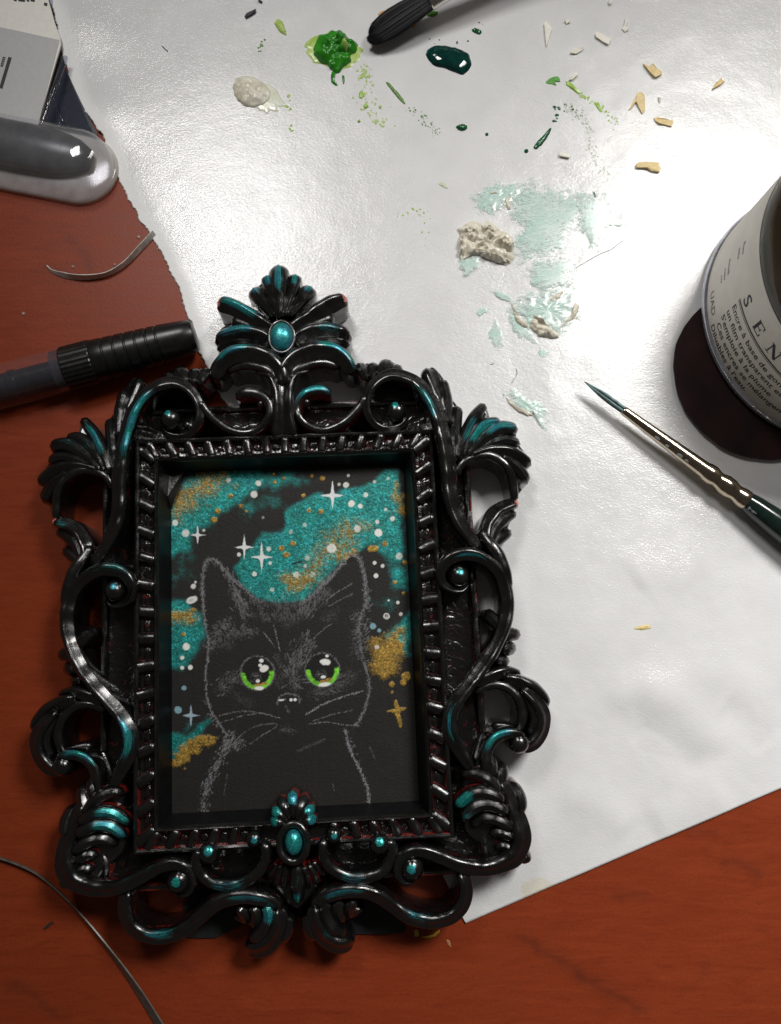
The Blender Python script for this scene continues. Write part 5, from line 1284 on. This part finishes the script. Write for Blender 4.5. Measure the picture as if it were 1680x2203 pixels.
# yellow smears on the table by the frame foot
blob('yellow_smear', 'G', [(925, 950), (945, 945), (950, 975), (930, 985)], .12, mat_paint('yellow_smear_paint', (.42, .26, .02), (.55, .36, .05), .4, 1500, True), 'small yellow paint dab on the table under the frame loop', seed=23, z0=.05)
blob('yellow_smear', 'G', [(965, 985), (1020, 975), (1055, 950), (1062, 960), (1040, 982), (990, 992)], .12, bpy.data.materials['yellow_smear_paint'], 'curved yellow paint stroke on the table under the frame loop', seed=24, z0=.05)
blob('ochre_smear', 'G', [(1100, 1000), (1120, 1010), (1125, 1040), (1108, 1030)], .1, mat_paint('ochre_wash', (.3, .15, .05), (.4, .2, .08), .4, 1500, True), 'faint ochre mark on the table beside the paper corner', seed=25, z0=.05)

# mint pearl smears
pear = [([(625, 215), (690, 150), (800, 110), (920, 140), (925, 200), (830, 270), (730, 310), (660, 280)], .35, 1.1, 'mint pearl dab at the top edge of the mint smear'),
        ([(840, 150), (980, 120), (1150, 140), (1280, 190), (1320, 250), (1270, 330), (1230, 420), (1180, 520), (1100, 570), (960, 600), (880, 570), (870, 480), (900, 380), (830, 300)], .3, .35, 'broad brushed mint pearl smear next to the cream lumps'),
        ([(1230, 210), (1360, 170), (1450, 260), (1520, 360), (1420, 400), (1400, 490), (1350, 530), (1290, 440), (1240, 340)], .35, .9, 'rough broken mint pearl patch at the end of the broad smear'),
        ([(950, 610), (1100, 570), (1210, 580), (1230, 700), (1120, 750), (1010, 740), (960, 690)], .35, .35, 'mint pearl band joining the broad smear to the round dab'),
        ([(850, 850), (930, 780), (1080, 740), (1200, 720), (1250, 800), (1260, 890), (1200, 970), (1100, 1030), (1010, 1010), (960, 960), (890, 930)], .5, .4, 'round mint pearl dab with a cream rim'),
        ([(830, 860), (860, 850), (880, 940), (960, 990), (1020, 1050), (1010, 1075), (930, 1050), (860, 980)], .2, 1.2, 'thin mint crescent hugging the round mint dab'),
        ([(740, 755), (800, 765), (870, 800), (860, 830), (790, 800)], .15, .2, 'faint thin mint wisp pointing at the round mint dab'),
        ([(545, 555), (600, 545), (665, 560), (660, 640), (610, 665), (565, 660)], .3, 1.4, 'small mint pearl stroke hanging below the cream lump'),
        ([(655, 880), (685, 840), (715, 870), (690, 895), (660, 905)], .12, 1, 'tiny mint fleck above the narrow mint dab'),
        ([(740, 960), (765, 925), (800, 990), (815, 1090), (770, 1095), (725, 1020)], .15, 1, 'narrow broken mint dab beside the round mint dab'),
        ([(1020, 1100), (1075, 1110), (1055, 1150), (1025, 1140)], .15, 1, 'tiny mint fleck below the round mint dab'),
        ([(810, 1370), (840, 1320), (940, 1370), (1010, 1400), (1085, 1450), (1090, 1500), (1050, 1580), (1025, 1540), (1010, 1480), (950, 1480), (870, 1440)], .5, .7, 'mint pearl stroke with cream edge near the frame top')]
for i, (pts, h, ang_, lab) in enumerate(pear):
    o = blob('mint_smear', 'V', pts, h, MPEARL, lab, seed=30 + i, flat=i not in (0, 4, 11), rough=.8, jag=.10, flowang=ang_, nr=14, nsc=1.1)
    if i == 4:
        for q, (pp_, hh) in enumerate([([(862, 840), (880, 870), (900, 935), (960, 960), (930, 975), (880, 940)], .8), ([(960, 945), (1000, 925), (1060, 960), (1120, 1000), (1130, 1030), (1060, 1035), (1000, 1010)], 1.5), ([(1080, 820), (1110, 780), (1160, 760), (1150, 800), (1110, 830)], .9), ([(1230, 830), (1255, 850), (1230, 920), (1140, 975), (1200, 910)], .8), ([(980, 905), (1010, 915), (1070, 970), (1090, 990), (1040, 970)], 1.8)]):
            blob('cream_ridge', 'V', pp_, hh, cream2, None, parent=o, seed=60 + q, rough=.9)
    if i == 11: blob('cream_ridge', 'V', [(825, 1380), (860, 1430), (920, 1465), (1000, 1480), (960, 1495), (890, 1465), (835, 1410)], .6, cream2, None, parent=o, seed=66)
    if i == 0:
        for q, pp_ in enumerate([[(715, 180), (760, 175), (770, 185), (730, 192)], [(815, 220), (835, 195), (850, 240), (850, 280), (830, 270)]]): blob('cream_ridge', 'V', pp_, .6, cream2, None, parent=o, seed=68 + q)
o = blob('cream_paint_lump', 'V', [(545, 400), (590, 365), (680, 350), (770, 380), (830, 420), (870, 480), (880, 580), (800, 595), (720, 565), (640, 540), (570, 575), (545, 500)], 1.6, cream2, 'thick lumpy cream paint ridge at the side of the mint smear', seed=70, rough=1.6, nsc=.9, nr=18)
for q, (pp_, hh) in enumerate([([(570, 400), (620, 385), (660, 430), (640, 470), (590, 450)], 2.6), ([(660, 390), (740, 390), (760, 430), (700, 440)], 2.5), ([(750, 470), (830, 455), (870, 490), (850, 540), (800, 520)], 2.9), ([(640, 510), (720, 530), (800, 570), (860, 590), (780, 592), (680, 555)], 2.0), ([(548, 440), (570, 430), (580, 520), (560, 580), (546, 520)], 1.7)]):
    blob('paint_ridge', 'V', pp_, hh, cream2, None, parent=o, seed=80 + q, rough=1.0, nsc=.9)

# speckle trails: too many and too small to count
def speckle(name, zoom, path, width, n, rlo, rhi, mat, label, seed):
    r = np.random.default_rng(seed); P = catmull(path, 8) if len(path) > 2 else np.asarray(path, float)
    P, s = resample(P, n=60); T = np.gradient(P, axis=0); T /= np.linalg.norm(T, axis=1)[:, None]; Nn = np.stack([-T[:, 1], T[:, 0]], 1)
    vs_, fs_ = [], []
    for k in range(n):
        t = r.random(); i = int(t * 59); q = P[i] + Nn[i] * r.normal() * width * (.6 + .6 * t) + T[i] * r.normal() * 4
        c = wpt(zoom, [q], .6)[0]; rad = 1.15 * (rlo + (rhi - rlo) * r.random() ** 2 * (1.1 - .7 * t)); el = 1 + .7 * r.random(); aa = r.random() * 6
        z = pz(c) + .12; b = len(vs_)
        vs_.append((c[0], c[1], z + rad * .28))
        for kk, hz in ((.7, .2), (1.0, -.05)):
            for th_ in np.linspace(0, 6.283, 8)[:-1]:
                x, y = math.cos(th_) * rad * kk * el, math.sin(th_) * rad * kk
                vs_.append((c[0] + x * math.cos(aa) - y * math.sin(aa), c[1] + x * math.sin(aa) + y * math.cos(aa), z + rad * hz))
        fs_ += [[b, b + 1 + j, b + 1 + (j + 1) % 7] for j in range(7)] + [[b + 1 + j, b + 8 + j, b + 8 + (j + 1) % 7, b + 1 + (j + 1) % 7] for j in range(7)]
    o = mesh_obj(name, vs_, fs_, mat); tag(o, label, 'paint', kind='stuff')
limeb = mat_paint('lime_speckle', (.35, .50, .12), (.50, .60, .25), .3, 800)
greyg = mat_paint('grey_green_speckle', (.44, .52, .38), (.55, .60, .48), .3, 800)
speckle('lime_speckles', 'T', [(840, 380), (870, 460), (850, 560), (900, 660), (960, 720)], 34, 95, .10, .42, limeb, 'trail of lime green specks below the green paint blob', 1)
speckle('lime_speckles', 'T', [(890, 700), (960, 730), (1060, 775)], 16, 12, .18, .42, limeb, 'short row of lime drops ending the speck trail', 2)
speckle('green_speckles', 'T', [(1115, 640), (1180, 690), (1240, 730), (1300, 790)], 14, 46, .08, .26, bpy.data.materials['moss_streak'], 'dotted moss green trail following the thin streak', 3)
speckle('light_green_speckles', 'U', [(620, 500), (700, 560), (780, 620), (830, 670)], 12, 60, .10, .36, limeop, 'dotted light green trail behind the light green stroke', 4)
speckle('pale_speckles', 'U', [(830, 610), (900, 670), (960, 740)], 10, 60, .06, .16, mat_paint('pale_lime_speckle', (.5, .58, .35), (.6, .64, .45), .3, 800), 'fading pale green speckles at the end of a trail', 5)
speckle('grey_green_speckles', 'U', [(540, 560), (620, 620), (670, 720), (680, 820), (780, 950)], 18, 170, .07, .26, greyg, 'long curving trail of grey green dots', 6)
speckle('dark_green_speckles', 'U', [(480, 640), (500, 570), (560, 570), (620, 640)], 14, 26, .10, .40, dkdrop, 'cluster of dark green dots above the dark green streak', 7)
speckle('lime_speckles', 'T', [(265, 235), (232, 285), (228, 355)], 6, 7, .2, .45, bpy.data.materials['moss_streak'], 'few green dots between the cream blob and the lime teardrop', 8)
speckle('green_speckles', 'T', [(425, 570), (400, 690), (430, 800)], 12, 8, .2, .5, limeop, 'few lime dots beside the cream blob', 9)
speckle('green_speckles', 'V', [(170, 320), (240, 300), (330, 310), (350, 420), (355, 530)], 22, 26, .06, .3, limeop, 'scattered tiny lime flecks near the cream lump', 10)
speckle('teal_speckles', 'T', [(1195, 220), (1440, 265), (1545, 120), (1510, 310)], 20, 9, .1, .3, dkdrop, 'tiny dark specks around the teal ink drop', 11)
for zo, c, r, lab in [('U', (331, 800), 11, 'round dark green dot at the foot of the dark green streak'), ('U', (122, 712), 9, 'small dark green dot between the teal drop and the green streak')]:
    blob('dark_green_drop', zo, [(c[0] + r * math.cos(t), c[1] + r * math.sin(t)) for t in np.linspace(0, 6.283, 9)[:-1]], .5, dkdrop, lab, seed=int(c[0]))
for zo, c, r, lab in [('T', (822, 716), 9, 'lone lime droplet under the green speck trail'), ('T', (947, 632), 10, 'larger lime droplet inside the green speck trail'), ('T', (862, 628), 14, 'ring shaped lime droplet low in the speck trail'), ('T', (836, 560), 15, 'elongated lime droplet inside the green speck trail')]:
    blob('lime_drop', zo, [(c[0] + r * math.cos(t), c[1] + r * math.sin(t) * (1.6 if r == 15 else 1)) for t in np.linspace(0, 6.283, 9)[:-1]], .4, limeop, lab, seed=int(c[0]))

# --- shavings: thin ragged chips lying on the paper
chipY = mat_paint('yellow_wood', (.72, .54, .24), (.86, .70, .40), .6, 900, bumpd=.3); chipW = mat_paint('cream_wood', (.80, .77, .66), (.88, .86, .78), .6, 900, bumpd=.3)
def shaving(zoom, pts, mat, label, cat='shaving', th_=.35, tilt=.5, name='wood_shaving', seed=0):
    C = wpt(zoom, pts, 1.0); c = C.mean(0); n = len(C); z = pz(c) + .1
    r = np.random.default_rng(seed); up = tilt * (r.random(n))
    v = np.vstack([np.column_stack([C - c, z + up]), np.column_stack([C - c, z + up + th_])])
    ar = np.sum(C[:, 0] * np.roll(C[:, 1], -1) - np.roll(C[:, 0], -1) * C[:, 1])
    f = [list(range(n))[::-1], list(range(n, 2 * n))] + [[i, (i + 1) % n, n + (i + 1) % n, n + i] for i in range(n)]
    if ar < 0: f = [q[::-1] for q in f]
    o = mesh_obj(name, v, f, mat, smooth=False); o.location = (c[0] * S, c[1] * S, 0); tag(o, label, cat, 'wood shavings scattered on the paper'); return o
for i, (p, m_, lab) in enumerate([
    ([(950, 340), (962, 338), (988, 358), (993, 338), (1003, 342), (1018, 365), (1045, 378), (1050, 395), (1030, 405), (1012, 412), (990, 392)], chipY, 'yellow forked wood shaving highest among the yellow ones'),
    ([(1315, 472), (1335, 440), (1355, 425), (1362, 412), (1370, 425), (1382, 432), (1362, 448), (1340, 462)], chipY, 'small yellow wood shaving lying apart from the other yellow ones'),
    ([(870, 585), (895, 545), (912, 515), (918, 492), (940, 490), (955, 510), (962, 585), (945, 600), (930, 575), (912, 540), (885, 575)], chipY, 'broad yellow wood shaving with a thin splinter leg'),
    ([(1008, 625), (1030, 620), (1062, 632), (1085, 638), (1110, 632), (1108, 655), (1100, 670), (1070, 660), (1035, 655), (1015, 640)], chipY, 'yellow wood shaving with frayed ends below the splinter legged one'),
    ([(912, 870), (930, 860), (985, 862), (1038, 860), (1032, 875), (1045, 895), (1035, 912), (990, 905), (970, 890), (915, 888)], chipY, 'long yellow wood shaving lying near the ink bottle'),
    ([(425, 125), (436, 115), (455, 135), (466, 155), (450, 205), (438, 245), (432, 200)], chipW, 'cream wood shaving shaped like a long wedge'),
    ([(695, 180), (705, 168), (745, 188), (780, 208), (765, 240), (735, 222), (700, 198)], chipW, 'cream rectangular wood shaving'),
    ([(562, 282), (590, 258), (635, 252), (625, 268), (595, 285)], chipW, 'cream pointed oval shaving below the wedge shaped one'),
    ([(558, 425), (572, 400), (602, 385), (600, 402), (575, 425)], chipW, 'thin cream shaving touching the light green stroke'),
    ([(505, 812), (520, 808), (562, 822), (558, 838), (508, 828)], chipW, 'small cream shaving beside the grey green dots'),
    ([(532, 108), (550, 102), (565, 115), (545, 124)], chipW, 'tiny cream crumb beside the wedge shaped shaving'),
    ([(838, 150), (850, 130), (858, 95), (868, 105), (858, 140), (875, 155), (855, 168)], chipW, 'tiny curled cream shaving beside the rectangular one'),
    ([(1030, 515), (1045, 525), (1038, 545)], chipW, 'tiny pale crumb between two yellow shavings'),
    ([(768, 0), (782, 2), (780, 22), (770, 20)], chipW, 'tiny cream crumb above the rectangular shaving')]):
    shaving('U', p, m_, lab, seed=i)
fm = simple('charcoal_fleck', (.05, .05, .065), .7)
f1 = shaving('T', [(147, 100), (160, 82), (195, 65), (215, 58), (212, 72), (180, 92), (155, 106)], fm, 'dark grey flake near the lime teardrop', 'flake', name='dark_flake', seed=50)
f2 = shaving('T', [(222, -4), (235, -2), (252, 8), (246, 14), (230, 6)], fm, 'small dark flake next to the larger dark flake', 'flake', name='dark_flake', seed=51)
f3 = shaving('Q', [(352, 750), (380, 725), (420, 698), (430, 706), (395, 738), (362, 758)], simple('black_fleck', (.02, .02, .018), .7), 'dark flake on the bare table beside the long grey strip', 'flake', name='dark_flake', seed=52, tilt=.1)
f3.location.z = -.0004
for o in (f1, f2, f3): o['group'] = 'dark flakes'
# hairs
def hair(zoom, pts, label, r=.06, col=None, z=.25):
    P = catmull(wpt(zoom, pts, .6), 6); c = P.mean(0)
    v, f = tube_path(np.column_stack([P - c, [pz(q) + z for q in P]]), r, 5)
    o = mesh_obj('loose_hair', v, f, bpy.data.materials['charcoal_fleck']); o.location = (c[0] * S, c[1] * S, 0); tag(o, label, 'hair', 'loose hairs on the paper')
hair('V', [(1520, 455), (1450, 510), (1380, 540), (1290, 590), (1180, 655)], 'long fine hair lying over the edge of the mint smear')
hair('V', [(885, 1215), (890, 1250), (870, 1280), (858, 1300)], 'short curled hair above the mint stroke near the frame')
hair('V', [(730, 1190), (745, 1188), (755, 1180)], 'tiny hair on the paper above the frame')
hair('V', [(1342, 175), (1352, 205)], 'dark short bristle stuck in the rough mint patch', .16)
hair('X', [(1047, 302), (1065, 318), (1085, 336)], 'tiny hair on the paper near the torn edge', .1)
# clear droplets on the table
wd = simple('pale_dried_drop', (.34, .20, .18), .2, var=.1)
for zo, c, r, lab in [('P', (1018, 122), 17, 'pale dried drop close to the torn paper edge'), ('P', (840, 325), 14, 'pale dried drop just above the curved pale sliver'), ('P', (532, 340), 14, 'faint dried drop in the hollow of the curved pale sliver'), ('P', (165, 688), 16, 'faint dried drop on the bare table above the pen barrel')]:
    blob('dried_drop', zo, [(c[0] + r * math.cos(t), c[1] + r * .9 * math.sin(t)) for t in np.linspace(0, 6.283, 9)[:-1]], .3, wd, lab, 'drop', 'dried drops on the table', seed=int(c[0]), z0=.03, rough=.2, nr=6, ns=24)
